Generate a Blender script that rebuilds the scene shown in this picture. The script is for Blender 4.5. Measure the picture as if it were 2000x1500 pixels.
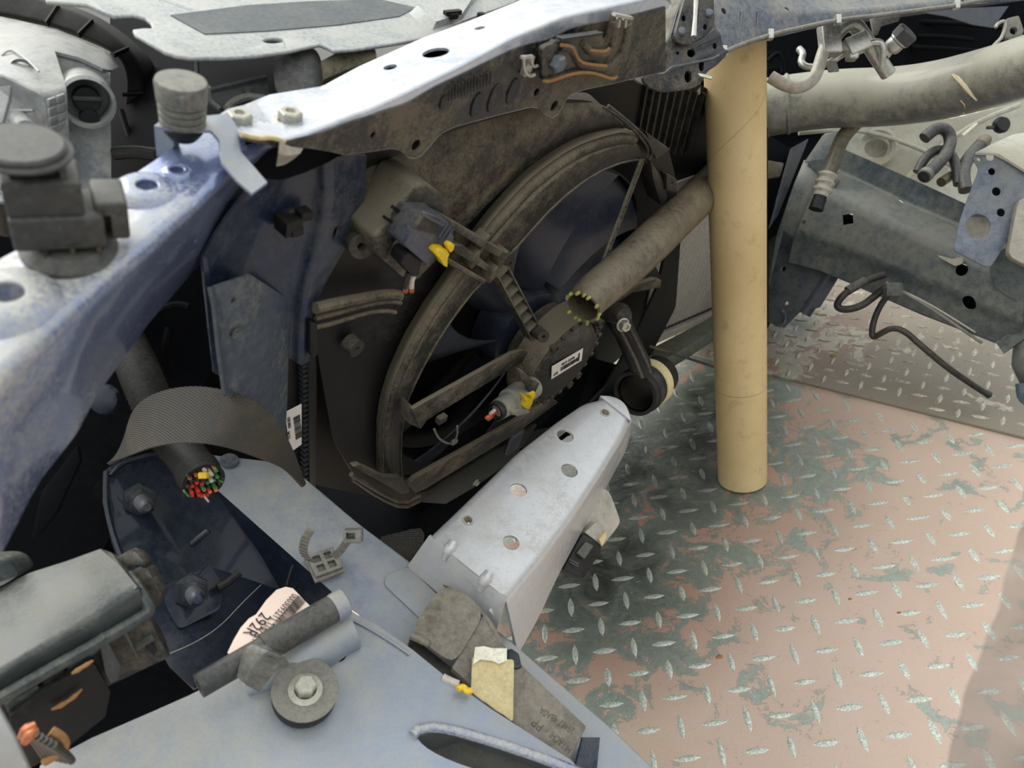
import bpy, bmesh, math, random
from mathutils import Vector, Matrix
from mathutils.geometry import tessellate_polygon
from mathutils.bvhtree import BVHTree
random.seed(7)
for _o in list(bpy.data.objects): bpy.data.objects.remove(_o, do_unlink=True)
SC = bpy.context.scene
COL = SC.collection

# ---------------------------------------------------------------- camera
CAMH = 0.80
FPX = 1500.0
PITCH = math.radians(33.6); ROLL = math.radians(12.7)
C = Vector((0, 0, CAMH))
F = Vector((0, math.cos(PITCH), -math.sin(PITCH)))
_r = Vector((1, 0, 0)); _u = Vector((0, math.sin(PITCH), math.cos(PITCH)))
R = (_r * math.cos(ROLL) - _u * math.sin(ROLL)).normalized()
U = (_u * math.cos(ROLL) + _r * math.sin(ROLL)).normalized()
cd = bpy.data.cameras.new('camera'); cam = bpy.data.objects.new('camera', cd); COL.objects.link(cam)
M = Matrix((R, U, -F)).transposed().to_4x4(); M.translation = C
cam.matrix_world = M
cd.sensor_width = 36; cd.sensor_fit = 'HORIZONTAL'; cd.lens = 27.0
cd.clip_start = 0.01; cd.clip_end = 50
cd.dof.use_dof = True; cd.dof.focus_distance = 0.75; cd.dof.aperture_fstop = 11.0
SC.camera = cam

# ---------------------------------------------------------------- world, sun, exposure
W = bpy.data.worlds.new('world'); SC.world = W; W.use_nodes = True
nt = W.node_tree; nt.nodes.clear()
wo = nt.nodes.new('ShaderNodeOutputWorld'); bg = nt.nodes.new('ShaderNodeBackground')
tc = nt.nodes.new('ShaderNodeTexCoord'); sp = nt.nodes.new('ShaderNodeSeparateXYZ')
cr = nt.nodes.new('ShaderNodeValToRGB')
nt.links.new(tc.outputs['Generated'], sp.inputs[0]); nt.links.new(sp.outputs['Z'], cr.inputs[0])
cr.color_ramp.elements[0].position = 0.0; cr.color_ramp.elements[0].color = (.22, .22, .21, 1)
cr.color_ramp.elements[1].position = 0.5; cr.color_ramp.elements[1].color = (.98, 1.0, 1.0, 1)
nt.links.new(cr.outputs[0], bg.inputs[0]); bg.inputs[1].default_value = 1.45
nt.links.new(bg.outputs[0], wo.inputs[0])
sd = bpy.data.lights.new('daylight', 'SUN'); so = bpy.data.objects.new('daylight', sd); COL.objects.link(so)
sd.energy = 2.6; sd.angle = math.radians(40); sd.color = (1.0, .98, .93)
so.rotation_euler = Vector((0.40, -0.55, -0.85)).to_track_quat('-Z', 'Y').to_euler()
SC.view_settings.view_transform = 'Standard'; SC.view_settings.look = 'None'
SC.view_settings.exposure = 0.0; SC.view_settings.gamma = 1.0
SC.view_settings.use_curve_mapping = False

# ---------------------------------------------------------------- frames: a sight line meets the real surface it lies on
def cw(x, y, z): return R * x - U * y + F * z          # camera axes (right, down, ahead) to world
NN = cw(.71, .60, -.37).normalized()                   # the car's rearward direction
VV = cw(-.166, .766, .621); VV = (VV - NN * VV.dot(NN)).normalized()   # the car's down
HH = NN.cross(VV).normalized()
if HH.dot(R) < 0: HH = -HH                             # across the car
UP = -VV
def ray(px, py): return R * ((px - 1000) / FPX) - U * ((py - 750) / FPX) + F
def P(px, py, z): return C + ray(px, py) * z
def Q(*pts): return [P(*p) for p in pts]
N0 = (P(1040, 618, .80) - C).dot(NN)
def nz(px, py, t=0): return (N0 + t) / ray(px, py).dot(NN)
def vz(px, py, l): return l / ray(px, py).dot(VV)
def N(t, *pts): return [P(p[0], p[1], nz(p[0], p[1], t)) for p in pts]
def V(l, *pts): return [P(p[0], p[1], vz(p[0], p[1], l)) for p in pts]
def G(px, py, z0=0.0):                                  # where a sight line meets the ground
    r = ray(px, py); k = (z0 - C.z) / r.z; return C + r * k
def pix(w):
    d = w - C; z = d.dot(F); return (1000 + FPX * d.dot(R) / z, 750 - FPX * d.dot(U) / z, z)

# ---------------------------------------------------------------- materials
def s2l(c):
    return tuple(((x / 255.) / 12.92 if x / 255. < .04045 else ((x / 255. + .055) / 1.055) ** 2.4) for x in c)
class NT:
    def __init__(s, name):
        s.m = bpy.data.materials.new(name); s.m.use_nodes = True; s.t = s.m.node_tree
        s.b = s.t.nodes['Principled BSDF']; s.o = s.t.nodes['Material Output']
        s.g = s.t.nodes.new('ShaderNodeNewGeometry')
    def n(s, typ, **k):
        x = s.t.nodes.new(typ)
        for a, v in k.items(): setattr(x, a, v)
        return x
    def l(s, a, b): s.t.links.new(a, b)
    def noise(s, scale, detail=6, rough=.6, vec=None, dist=0):
        x = s.n('ShaderNodeTexNoise'); x.inputs['Scale'].default_value = scale
        x.inputs['Detail'].default_value = detail; x.inputs['Roughness'].default_value = rough
        x.inputs['Distortion'].default_value = dist
        s.l(vec if vec else s.g.outputs['Position'], x.inputs['Vector']); return x.outputs['Fac']
    def math(s, op, a, b=None, c=None, clamp=False):
        x = s.n('ShaderNodeMath', operation=op); x.use_clamp = clamp
        for i, q in enumerate((a, b, c)):
            if q is None: continue
            if isinstance(q, (int, float)): x.inputs[i].default_value = q
            else: s.l(q, x.inputs[i])
        return x.outputs[0]
    def ramp(s, f, lo, hi, a=0., b=1.):
        x = s.n('ShaderNodeMapRange'); x.clamp = True
        s.l(f, x.inputs[0]); x.inputs[1].default_value = lo; x.inputs[2].default_value = hi
        x.inputs[3].default_value = a; x.inputs[4].default_value = b; return x.outputs[0]
    def mix(s, f, a, b):
        x = s.n('ShaderNodeMix', data_type='RGBA')
        if isinstance(f, (int, float)): x.inputs[0].default_value = f
        else: s.l(f, x.inputs[0])
        for i, q in ((6, a), (7, b)):
            if isinstance(q, tuple): x.inputs[i].default_value = (*q[:3], 1)
            else: s.l(q, x.inputs[i])
        return x.outputs[2]
    def bump(s, h, strength=.3, dist=.001):
        x = s.n('ShaderNodeBump'); x.inputs['Strength'].default_value = strength
        x.inputs['Distance'].default_value = dist; s.l(h, x.inputs['Height']); s.l(x.outputs[0], s.b.inputs['Normal'])
DUST = s2l((178, 168, 142))
def mat(name, col, rough=.5, metal=0., dust=.4, dcol=DUST, dsc=14, up=.35, lo=.45, hi=.75, coat=0., bump=.15, bsc=500, spec=.5, var=.25, fine=.6):
    k = NT(name); c = s2l(col)
    nz_ = k.n('ShaderNodeSeparateXYZ'); k.l(k.g.outputs['Normal'], nz_.inputs[0])
    n1 = k.noise(dsc, 8, .62); n2 = k.noise(dsc * 9, 4, .7); n3 = k.noise(460, 3, .7)
    f = k.math('MULTIPLY_ADD', nz_.outputs['Z'], up * .5, n1)
    f = k.math('MULTIPLY_ADD', k.math('SUBTRACT', n2, .5), fine, f)
    f = k.math('MULTIPLY_ADD', k.math('SUBTRACT', n3, .5), .5, f)
    f = k.ramp(f, lo, hi, 0, dust)
    dark = tuple(x * (1 - var) for x in c); lite = tuple(min(1, x * (1 + var)) for x in c)
    base = k.mix(k.ramp(n2, .3, .7), dark, lite)
    k.l(k.mix(f, base, dcol), k.b.inputs['Base Color'])
    k.l(k.math('ADD', rough, k.math('MULTIPLY', f, .75 - rough if rough < .75 else 0), clamp=True), k.b.inputs['Roughness'])
    if metal: k.l(k.math('MULTIPLY', k.math('SUBTRACT', 1., f, clamp=True), metal), k.b.inputs['Metallic'])
    k.b.inputs['Specular IOR Level'].default_value = spec
    if coat:
        k.l(k.math('MULTIPLY', k.math('SUBTRACT', 1., f, clamp=True), coat), k.b.inputs['Coat Weight'])
        k.b.inputs['Coat Roughness'].default_value = .08
    if bump: k.bump(k.noise(bsc, 4, .7), bump, .0006)
    return k.m
MT = {}
MT['blue'] = mat('blue_paint', (112, 126, 164), .24, .5, .85, s2l((192, 190, 172)), 7, .22, .44, .70, .8, .03, var=.06, fine=.2)
MT['bluedk'] = mat('dark_blue_primer', (36, 50, 74), .36, .2, .75, s2l((84, 84, 78)), 9, .2, .38, .66, .25, .15)
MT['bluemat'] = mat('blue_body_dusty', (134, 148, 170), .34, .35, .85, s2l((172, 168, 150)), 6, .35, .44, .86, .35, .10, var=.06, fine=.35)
MT['railtop'] = mat('rail_primer', (80, 90, 104), .45, .3, .6, s2l((150, 146, 130)), 16, .4, .48, .8, .1, .2)
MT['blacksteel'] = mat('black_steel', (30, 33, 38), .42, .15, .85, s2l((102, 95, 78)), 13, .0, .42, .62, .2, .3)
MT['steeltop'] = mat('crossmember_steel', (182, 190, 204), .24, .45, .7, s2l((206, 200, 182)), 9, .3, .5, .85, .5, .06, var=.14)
MT['silver'] = mat('silver_paint', (198, 200, 202), .32, .45, .5, s2l((170, 164, 146)), 22, .1, .46, .74, .3, .1, var=.08)
MT['plastic'] = mat('dusty_black_plastic', (38, 38, 37), .52, 0, .8, s2l((112, 104, 86)), 12, .5, .42, .82, 0, .25)
MT['plasticdk'] = mat('black_plastic', (18, 19, 21), .5, 0, .4, s2l((74, 72, 64)), 14, .5, .5, .85, 0, .2, spec=.35)
MT['shroud'] = mat('shroud_plastic', (46, 45, 43), .5, 0, .9, s2l((128, 119, 100)), 8, .6, .38, .74, 0, .25, spec=.4)
MT['fan'] = mat('fan_blade_plastic', (38, 44, 58), .4, 0, .4, s2l((70, 72, 76)), 10, .3, .5, .8, .1, .1)
MT['greyplastic'] = mat('grey_plastic', (108, 108, 102), .5, 0, .5, s2l((158, 152, 132)), 15, .3, .45, .8, 0, .2)
MT['lidplastic'] = mat('fuse_box_plastic', (56, 63, 64), .36, 0, .55, s2l((126, 124, 108)), 9, .45, .5, .85, 0, .2)
MT['covergrey'] = mat('brown_grey_cover', (112, 106, 96), .55, 0, .5, s2l((160, 152, 134)), 18, .2, .45, .8, 0, .15)
MT['lamp'] = mat('headlamp_plastic', (142, 147, 150), .28, .1, .6, s2l((196, 194, 182)), 12, .4, .45, .78, .2, .08)
MT['rubber'] = mat('rubber', (58, 60, 60), .5, 0, .5, s2l((116, 114, 104)), 24, .4, .5, .85, 0, .3)
MT['rubbergrey'] = mat('grey_rubber_hose', (100, 102, 98), .6, 0, .55, s2l((152, 148, 134)), 30, .4, .4, .75, 0, .4)
MT['duct'] = mat('grey_duct', (108, 111, 108), .30, .15, .55, s2l((172, 168, 146)), 6, .5, .40, .72, .4, .06)  # pale upward-facing dust tone also imitates the sheen along the duct top
MT['hose'] = mat('brown_hose', (84, 78, 66), .42, 0, .7, s2l((132, 120, 96)), 14, .3, .4, .75, .2, .2)
MT['railgrey'] = mat('grey_green_rail', (80, 90, 94), .40, .25, .6, s2l((122, 118, 102)), 8, .5, .48, .8, .15, .15)
MT['gusset'] = mat('gusset_steel', (96, 106, 120), .40, .35, .6, s2l((140, 138, 128)), 12, .3, .48, .82, .15, .12)
MT['alu'] = mat('aluminium', (186, 186, 180), .32, .75, .45, s2l((170, 164, 144)), 30, .2, .45, .8, 0, .12)
MT['zinc'] = mat('bolt_steel', (172, 172, 160), .4, .6, .5, s2l((190, 184, 164)), 60, .3, .4, .8, 0, .15)
MT['studdk'] = mat('dark_stud', (52, 56, 62), .4, .6, .3, s2l((110, 104, 92)), 60, .2, .5, .8, 0, .15)
MT['rust'] = mat('rust', (156, 116, 72), .85, .1, .5, s2l((120, 96, 66)), 60, .0, .4, .8, 0, .4)
MT['yellow'] = mat('yellow_plastic', (236, 196, 20), .45, 0, .12, DUST, 60, .2, .5, .8, 0, .05)
MT['plug'] = mat('grey_plug', (150, 150, 140), .5, 0, .5, s2l((120, 112, 96)), 50, .2, .45, .8, 0, .1)
MT['plugdk'] = mat('slate_plug', (66, 72, 84), .45, 0, .5, s2l((120, 112, 92)), 40, .3, .5, .8, .2, .1)
MT['white'] = mat('paper_white', (226, 222, 214), .75, 0, .15, s2l((190, 160, 120)), 30, .2, .5, .8, 0, .05, var=.04)
MT['tag'] = mat('paper_tag', (240, 218, 204), .8, 0, .2, s2l((200, 160, 120)), 40, .2, .5, .8, 0, .05, var=.04)
MT['ink'] = mat('ink', (58, 52, 50), .8, 0, 0, DUST, var=.1, bump=0)
MT['tape'] = mat('masking_tape', (206, 192, 146), .7, 0, .5, s2l((184, 164, 108)), 40, .2, .4, .75, 0, .35, bsc=160)
MT['tapew'] = mat('torn_paper', (236, 230, 208), .8, 0, .2, DUST, 40, .2, .5, .8, 0, .25)
MT['fender'] = mat('pale_inner_fender', (176, 176, 162), .5, 0, .8, s2l((150, 138, 106)), 7, .2, .5, .8, .1, .1)
MT['harness'] = mat('dark_harness_sleeve', (32, 32, 31), .6, 0, .3, s2l((80, 78, 68)), 40, .1, .5, .8, 0, .4, spec=.25)
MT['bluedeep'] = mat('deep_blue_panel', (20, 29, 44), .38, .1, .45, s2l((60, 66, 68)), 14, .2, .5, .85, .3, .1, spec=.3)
MT['copper'] = mat('copper_strands', (190, 110, 70), .4, .6, .2, DUST, 80, bump=.4)
MT['wred'] = mat('red_wire', (196, 52, 40), .5, 0, .1)
MT['wgreen'] = mat('green_wire', (50, 130, 70), .5, 0, .1)
MT['worange'] = mat('orange_wire', (216, 110, 60), .5, 0, .1)
MT['wblack'] = mat('black_wire', (30, 28, 28), .5, 0, .1)
MT['wwhite'] = mat('white_wire', (200, 190, 180), .5, 0, .2)
MT['foam'] = mat('dusty_foam', (84, 82, 70), .95, 0, .7, s2l((136, 128, 104)), 160, .2, .4, .6, 0, 1., 700)
MT['greenish'] = mat('grease_green', (150, 156, 70), .5, 0, .3, bump=.5)
MT['beige'] = mat('beige_plate', (168, 164, 152), .5, .1, .3, s2l((140, 134, 118)), 14, .2, .5, .8, 0, .08)
MT['inset'] = mat('dark_inset', (66, 74, 78), .45, 0, .5, s2l((120, 122, 116)), 30, .4, .5, .85, 0, .25)
MT['cover'] = mat('dusty_grey_cover', (148, 154, 156), .42, .05, .6, s2l((188, 188, 178)), 40, .3, .4, .7, .1, .25)
MT['dark'] = mat('shaded_inner_steel', (9, 11, 15), .75, 0, .12, s2l((44, 43, 40)), 14, .0, .55, .9, .0, .1, spec=.08)  # near-black base puts the shade of deep interiors into the colour

def m_card():
    k = NT('cardboard')
    n1 = k.noise(9, 6, .6); n2 = k.noise(45, 6, .7); n3 = k.noise(600, 3, .6)
    c = k.mix(k.ramp(n1, .3, .7), s2l((192, 168, 120)), s2l((210, 188, 142)))
    c = k.mix(k.ramp(n2, .56, .78, 0, .55), c, s2l((140, 116, 76)))
    c = k.mix(k.ramp(n3, .62, .8, 0, .35), c, s2l((120, 100, 70)))
    k.l(c, k.b.inputs['Base Color']); k.b.inputs['Roughness'].default_value = .8
    k.b.inputs['Specular IOR Level'].default_value = .25
    k.bump(n3, .15, .0005); return k.m
MT['card'] = m_card()
def m_web():
    k = NT('woven_webbing'); tcx = k.n('ShaderNodeUVMap')
    sx = k.n('ShaderNodeSeparateXYZ'); k.l(tcx.outputs[0], sx.inputs[0])
    a = k.math('SINE', k.math('MULTIPLY', sx.outputs[0], 150.)); b = k.math('SINE', k.math('MULTIPLY', sx.outputs[1], 250.))
    h = k.math('MULTIPLY', a, b); f = k.ramp(h, -.6, .8)
    n = k.noise(20, 6, .7)
    c = k.mix(f, s2l((36, 35, 34)), s2l((104, 101, 93)))
    c = k.mix(k.ramp(n, .5, .75, 0, .6), c, s2l((112, 100, 80)))
    k.l(c, k.b.inputs['Base Color']); k.b.inputs['Roughness'].default_value = .75
    k.bump(h, .8, .0012); return k.m
MT['web'] = m_web()

# ---------------------------------------------------------------- mesh building
def ortho(ax):
    ax = ax.normalized(); t = Vector((0, 0, 1)) if abs(ax.z) < .9 else Vector((1, 0, 0))
    u = ax.cross(t).normalized(); return u, ax.cross(u).normalized()
def resample(pts, n):
    d = [0]
    for a, b in zip(pts, pts[1:]): d.append(d[-1] + (b - a).length)
    out = []; j = 0
    for i in range(n):
        s = d[-1] * i / (n - 1)
        while j < len(pts) - 2 and d[j + 1] < s: j += 1
        q = (s - d[j]) / max(1e-9, d[j + 1] - d[j]); out.append(pts[j].lerp(pts[j + 1], min(1, max(0, q))))
    return out
def smooth(pts, n=2, closed=False):
    for _ in range(n):
        o = [] if closed else [pts[0]]
        m = len(pts)
        for i in range(m if closed else m - 1):
            a, b = pts[i], pts[(i + 1) % m]
            if closed: o += [a.lerp(b, .25), a.lerp(b, .75)]
            else:
                o += ([a.lerp(b, .25)] if i else []) + ([a.lerp(b, .75)] if i < m - 2 else [])
        if not closed: o.append(pts[-1])
        pts = o
    return pts
def corners(pts, r):                                    # round the corners of a closed outline
    o = []; m = len(pts)
    for i in range(m):
        a, b, c = pts[i - 1], pts[i], pts[(i + 1) % m]
        ra = min(r, (a - b).length * .45); rc = min(r, (c - b).length * .45)
        p = b + (a - b).normalized() * ra; q = b + (c - b).normalized() * rc
        for t in (0, .33, .67, 1): o.append(p * (1 - t) ** 2 + b * 2 * t * (1 - t) + q * t * t)
    return o
class MB:
    def __init__(s): s.v = []; s.f = []; s.uv = None
    def add(s, vs, fs):
        o = len(s.v); s.v += list(vs); s.f += [tuple(i + o for i in f) for f in fs]; return s
    def box(s, c, a, b, d):                              # centre and three half-axis vectors
        vs = [c + a * i + b * j + d * k for i in (-1, 1) for j in (-1, 1) for k in (-1, 1)]
        return s.add(vs, [(0, 1, 3, 2), (4, 6, 7, 5), (0, 4, 5, 1), (2, 3, 7, 6), (0, 2, 6, 4), (1, 5, 7, 3)])
    def bar(s, p, q, w, up, h):                          # straight bar p to q, width w, height h towards up
        ax = (q - p).normalized(); sd_ = ax.cross(up).normalized(); u2 = sd_.cross(ax).normalized()
        return s.box((p + q) / 2, (q - p) / 2, sd_ * w / 2, u2 * h / 2)
    def tube(s, pts, r, seg=16, cap=True, sm=2, wall=0):
        if sm: pts = smooth(pts, sm)
        n = len(pts); rs = r if isinstance(r, (list, tuple)) else [r] * n
        if len(rs) != n:
            rs = [rs[0] + 0] * n if len(rs) == 1 else [rs[int(i * (len(rs) - 1) / (n - 1))] * (1 - ((i * (len(rs) - 1) / (n - 1)) % 1)) + rs[min(len(rs) - 1, int(i * (len(rs) - 1) / (n - 1)) + 1)] * ((i * (len(rs) - 1) / (n - 1)) % 1) for i in range(n)]
        tg = [(pts[min(i + 1, n - 1)] - pts[max(i - 1, 0)]).normalized() for i in range(n)]
        u, _ = ortho(tg[0]); vs = []
        for i in range(n):
            u = (u - tg[i] * u.dot(tg[i])).normalized(); w = tg[i].cross(u)
            vs += [pts[i] + (u * math.cos(2 * math.pi * k / seg) + w * math.sin(2 * math.pi * k / seg)) * rs[i] for k in range(seg)]
        fs = [(i * seg + k, i * seg + (k + 1) % seg, (i + 1) * seg + (k + 1) % seg, (i + 1) * seg + k) for i in range(n - 1) for k in range(seg)]
        if cap: fs += [tuple(range(seg))[::-1], tuple((n - 1) * seg + k for k in range(seg))]
        return s.add(vs, fs)
    def lathe(s, o, ax, prof, seg=32, u=None):           # profile of (radius, height along axis)
        ax = ax.normalized()
        if u is None: u, w = ortho(ax)
        else: u = (u - ax * u.dot(ax)).normalized(); w = ax.cross(u)
        vs = []
        for r, h in prof:
            vs += [o + ax * h + (u * math.cos(2 * math.pi * k / seg) + w * math.sin(2 * math.pi * k / seg)) * max(r, 1e-5) for k in range(seg)]
        n = len(prof)
        fs = [(i * seg + k, i * seg + (k + 1) % seg, (i + 1) * seg + (k + 1) % seg, (i + 1) * seg + k) for i in range(n - 1) for k in range(seg)]
        return s.add(vs, fs)
    def plate(s, out, th, holes=(), nrm=None):           # flat outline with holes, given thickness away from the viewer
        out = list(out); loops = [out] + [list(h) for h in holes]
        if nrm is None:
            nrm = Vector((0, 0, 0)); m = len(out); c0 = sum(out, Vector()) / m
            for i in range(m): nrm += (out[i] - c0).cross(out[(i + 1) % m] - c0)
            nrm.normalize()
            if nrm.dot(C - c0) < 0: nrm = -nrm
        tri = tessellate_polygon(loops); al = [p for l in loops for p in l]; m = len(al)
        vs = al + [p - nrm * th for p in al]
        fs = []
        for t in tri:
            a, b, c = t
            if (al[b] - al[a]).cross(al[c] - al[a]).dot(nrm) < 0: b, c = c, b
            fs += [(a, b, c), (a + m, c + m, b + m)]
        o = 0
        for l in loops:
            k = len(l); ar = Vector((0, 0, 0)); c0 = sum(l, Vector()) / k
            for i in range(k): ar += (l[i] - c0).cross(l[(i + 1) % k] - c0)
            ccw = (ar.dot(nrm) > 0) == (l is loops[0])
            for i in range(k):
                a, b = o + i, o + (i + 1) % k
                fs.append((a, a + m, b + m, b) if ccw else (a, b, b + m, a + m))
            o += k
        return s.add(vs, fs)
    def grid(s, rows, closed=False):
        n = len(rows[0]); vs = [p for r in rows for p in r]
        fs = [(i * n + j, i * n + (j + 1) % n, (i + 1) * n + (j + 1) % n, (i + 1) * n + j) for i in range(len(rows) - 1) for j in range(n if closed else n - 1)]
        return s.add(vs, fs)
    def text(s, txt, o, xd, yd, size, depth=.0002):
        cu = bpy.data.curves.new('t', 'FONT'); cu.body = txt; cu.size = 1; cu.extrude = .02
        ob = bpy.data.objects.new('t', cu); COL.objects.link(ob)
        me = bpy.data.meshes.new_from_object(ob.evaluated_get(bpy.context.evaluated_depsgraph_get()))
        nn = xd.cross(yd).normalized()
        s.add([o + xd * (q.co.x * size) + yd * (q.co.y * size) + nn * (q.co.z * depth * 50) for q in me.vertices], [tuple(p.vertices) for p in me.polygons])
        bpy.data.objects.remove(ob); bpy.data.meshes.remove(me); bpy.data.curves.remove(cu); return s
WL = {}                                                 # world location of every object
def finish(me, name, m, parent, kind=None, org=None, ang=35):
    n = len(me.vertices)
    co = [v.co.copy() for v in me.vertices]
    c = org if org is not None else (Vector((sum(p.x for p in co) / n, sum(p.y for p in co) / n, min(p.z for p in co))) if parent is None else sum(co, Vector()) / n)
    me.transform(Matrix.Translation(-c))
    me.polygons.foreach_set('use_smooth', [True] * len(me.polygons))
    me.set_sharp_from_angle(angle=math.radians(ang))
    me.materials.clear(); me.materials.append(MT[m] if isinstance(m, str) else m)
    me.name = name; o = bpy.data.objects.new(name, me); COL.objects.link(o)
    if parent: o.parent = parent; o.location = c - WL[parent.name]
    else: o.location = c
    WL[o.name] = c
    if kind: o['kind'] = kind
    return o
def rawmesh(mb):
    me = bpy.data.meshes.new('m'); me.from_pydata([tuple(v) for v in mb.v], [], mb.f); me.update(); return me
def build(mb, name, m, parent=None, bevel=0, bseg=2, bang=30, fold=0, solid=0, sub=0, holes=(), fix=True, kind=None, org=None, ang=35, cutters=None, face=True):
    me = rawmesh(mb)
    if solid or fix:
        bm = bmesh.new(); bm.from_mesh(me)
        bmesh.ops.recalc_face_normals(bm, faces=bm.faces)
        if solid and face:
            s = sum((f.normal.dot(C - f.calc_center_median()) * f.calc_area() for f in bm.faces))
            if s < 0: bmesh.ops.reverse_faces(bm, faces=bm.faces)
        bm.to_mesh(me); bm.free()
    if mb.uv:
        ul = me.uv_layers.new(name='UVMap')
        for p in me.polygons:
            for li in p.loop_indices: ul.data[li].uv = mb.uv[me.loops[li].vertex_index]
    if fold or solid or bevel or sub:
        ob = bpy.data.objects.new('tmp', me); COL.objects.link(ob)
        if fold:
            x = ob.modifiers.new('f', 'BEVEL'); x.width = fold; x.segments = 4; x.limit_method = 'ANGLE'; x.angle_limit = math.radians(22); x.offset_type = 'OFFSET'
        if sub:
            x = ob.modifiers.new('s', 'SUBSURF'); x.levels = sub; x.render_levels = sub
        if solid:
            x = ob.modifiers.new('t', 'SOLIDIFY'); x.thickness = solid; x.offset = -1
        if bevel:
            x = ob.modifiers.new('b', 'BEVEL'); x.width = bevel; x.segments = bseg; x.limit_method = 'ANGLE'; x.angle_limit = math.radians(bang)
        dg = bpy.context.evaluated_depsgraph_get()
        m2 = bpy.data.meshes.new_from_object(ob.evaluated_get(dg)); bpy.data.objects.remove(ob); me = m2
    if holes or cutters:
        bv = BVHTree.FromPolygons([v.co for v in me.vertices], [p.vertices for p in me.polygons])
        cb = MB()
        for hx in holes:
            d = ray(hx[0], hx[1]).normalized(); loc, nr, _, _ = bv.ray_cast(C, d)
            if loc is None: print('hole missed', name, hx); continue
            z = (loc - C).dot(F); r = hx[2] * z / FPX; asp = hx[3] if len(hx) > 3 else 1.
            seg = hx[4] if len(hx) > 4 else 24
            u = (UP - nr * UP.dot(nr)).normalized(); w = nr.cross(u)
            ln = .012
            vs = [loc + nr * sg * ln + (u * math.cos(2 * math.pi * k / seg) * asp + w * math.sin(2 * math.pi * k / seg)) * r for sg in (-1, 1) for k in range(seg)]
            fs = [(k, (k + 1) % seg, seg + (k + 1) % seg, seg + k) for k in range(seg)] + [tuple(range(seg))[::-1], tuple(range(seg, 2 * seg))]
            cb.add(vs, fs)
        if cutters: cb.add(cutters.v, cutters.f)
        cm = rawmesh(cb); b2 = bmesh.new(); b2.from_mesh(cm); bmesh.ops.recalc_face_normals(b2, faces=b2.faces); b2.to_mesh(cm); b2.free()
        co = bpy.data.objects.new('cut', cm); ob = bpy.data.objects.new('tmp', me); COL.objects.link(co); COL.objects.link(ob)
        x = ob.modifiers.new('c', 'BOOLEAN'); x.operation = 'DIFFERENCE'; x.object = co; x.solver = 'EXACT'
        dg = bpy.context.evaluated_depsgraph_get()
        m2 = bpy.data.meshes.new_from_object(ob.evaluated_get(dg))
        if len(m2.polygons) > 3: me = m2
        else: print('boolean failed', name)
        bpy.data.objects.remove(ob); bpy.data.objects.remove(co)
    return finish(me, name, m, parent, kind, org, ang)
def tag(o, label, cat, group=None):
    o['label'] = label; o['category'] = cat
    if group: o['group'] = group
    return o
def thing(name, label, cat, loc, group=None):
    o = bpy.data.objects.new(name, None); COL.objects.link(o); o.empty_display_size = .02
    o.location = loc; WL[o.name] = Vector(loc); return tag(o, label, cat, group)
def sheet(name, rows, m, parent=None, n=40, th=.0015, fold=.004, holes=(), **k):
    mb = MB(); mb.grid([resample(r, n) for r in rows]); return build(mb, name, m, parent, fold=fold, solid=th, holes=holes, **k)
def hexbolt(o, ax, r, h, name, m, parent, flange=1.35, washer=None, sock=True):
    b = MB(); b.lathe(o, ax, [(0, 0), (r * flange, 0), (r * flange, h * .14), (r * 1.1, h * .24), (r * 1.02, h * .25)], 28)
    b.lathe(o, ax, [(r, h * .2), (r, h * .9), (r * .86, h), (r * .5, h), (r * .4, h * .8), (0, h * .8)] if sock else [(r, h * .2), (r, h * .9), (r * .86, h), (0, h)], 6)
    return build(b, name, m, parent, ang=25)
def circ(c, u, w, r, n=28, asp=1.): return [c + (u * math.cos(2 * math.pi * k / n) * asp + w * math.sin(2 * math.pi * k / n)) * r for k in range(n)]
def surf(o, px, py):                                     # point and normal where a sight line meets a built object
    mw = Matrix.Translation(WL[o.name]); me = o.data
    bv = BVHTree.FromPolygons([mw @ v.co for v in me.vertices], [p.vertices for p in me.polygons])
    l, nr, _, _ = bv.ray_cast(C, ray(px, py).normalized()); return l, nr

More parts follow.
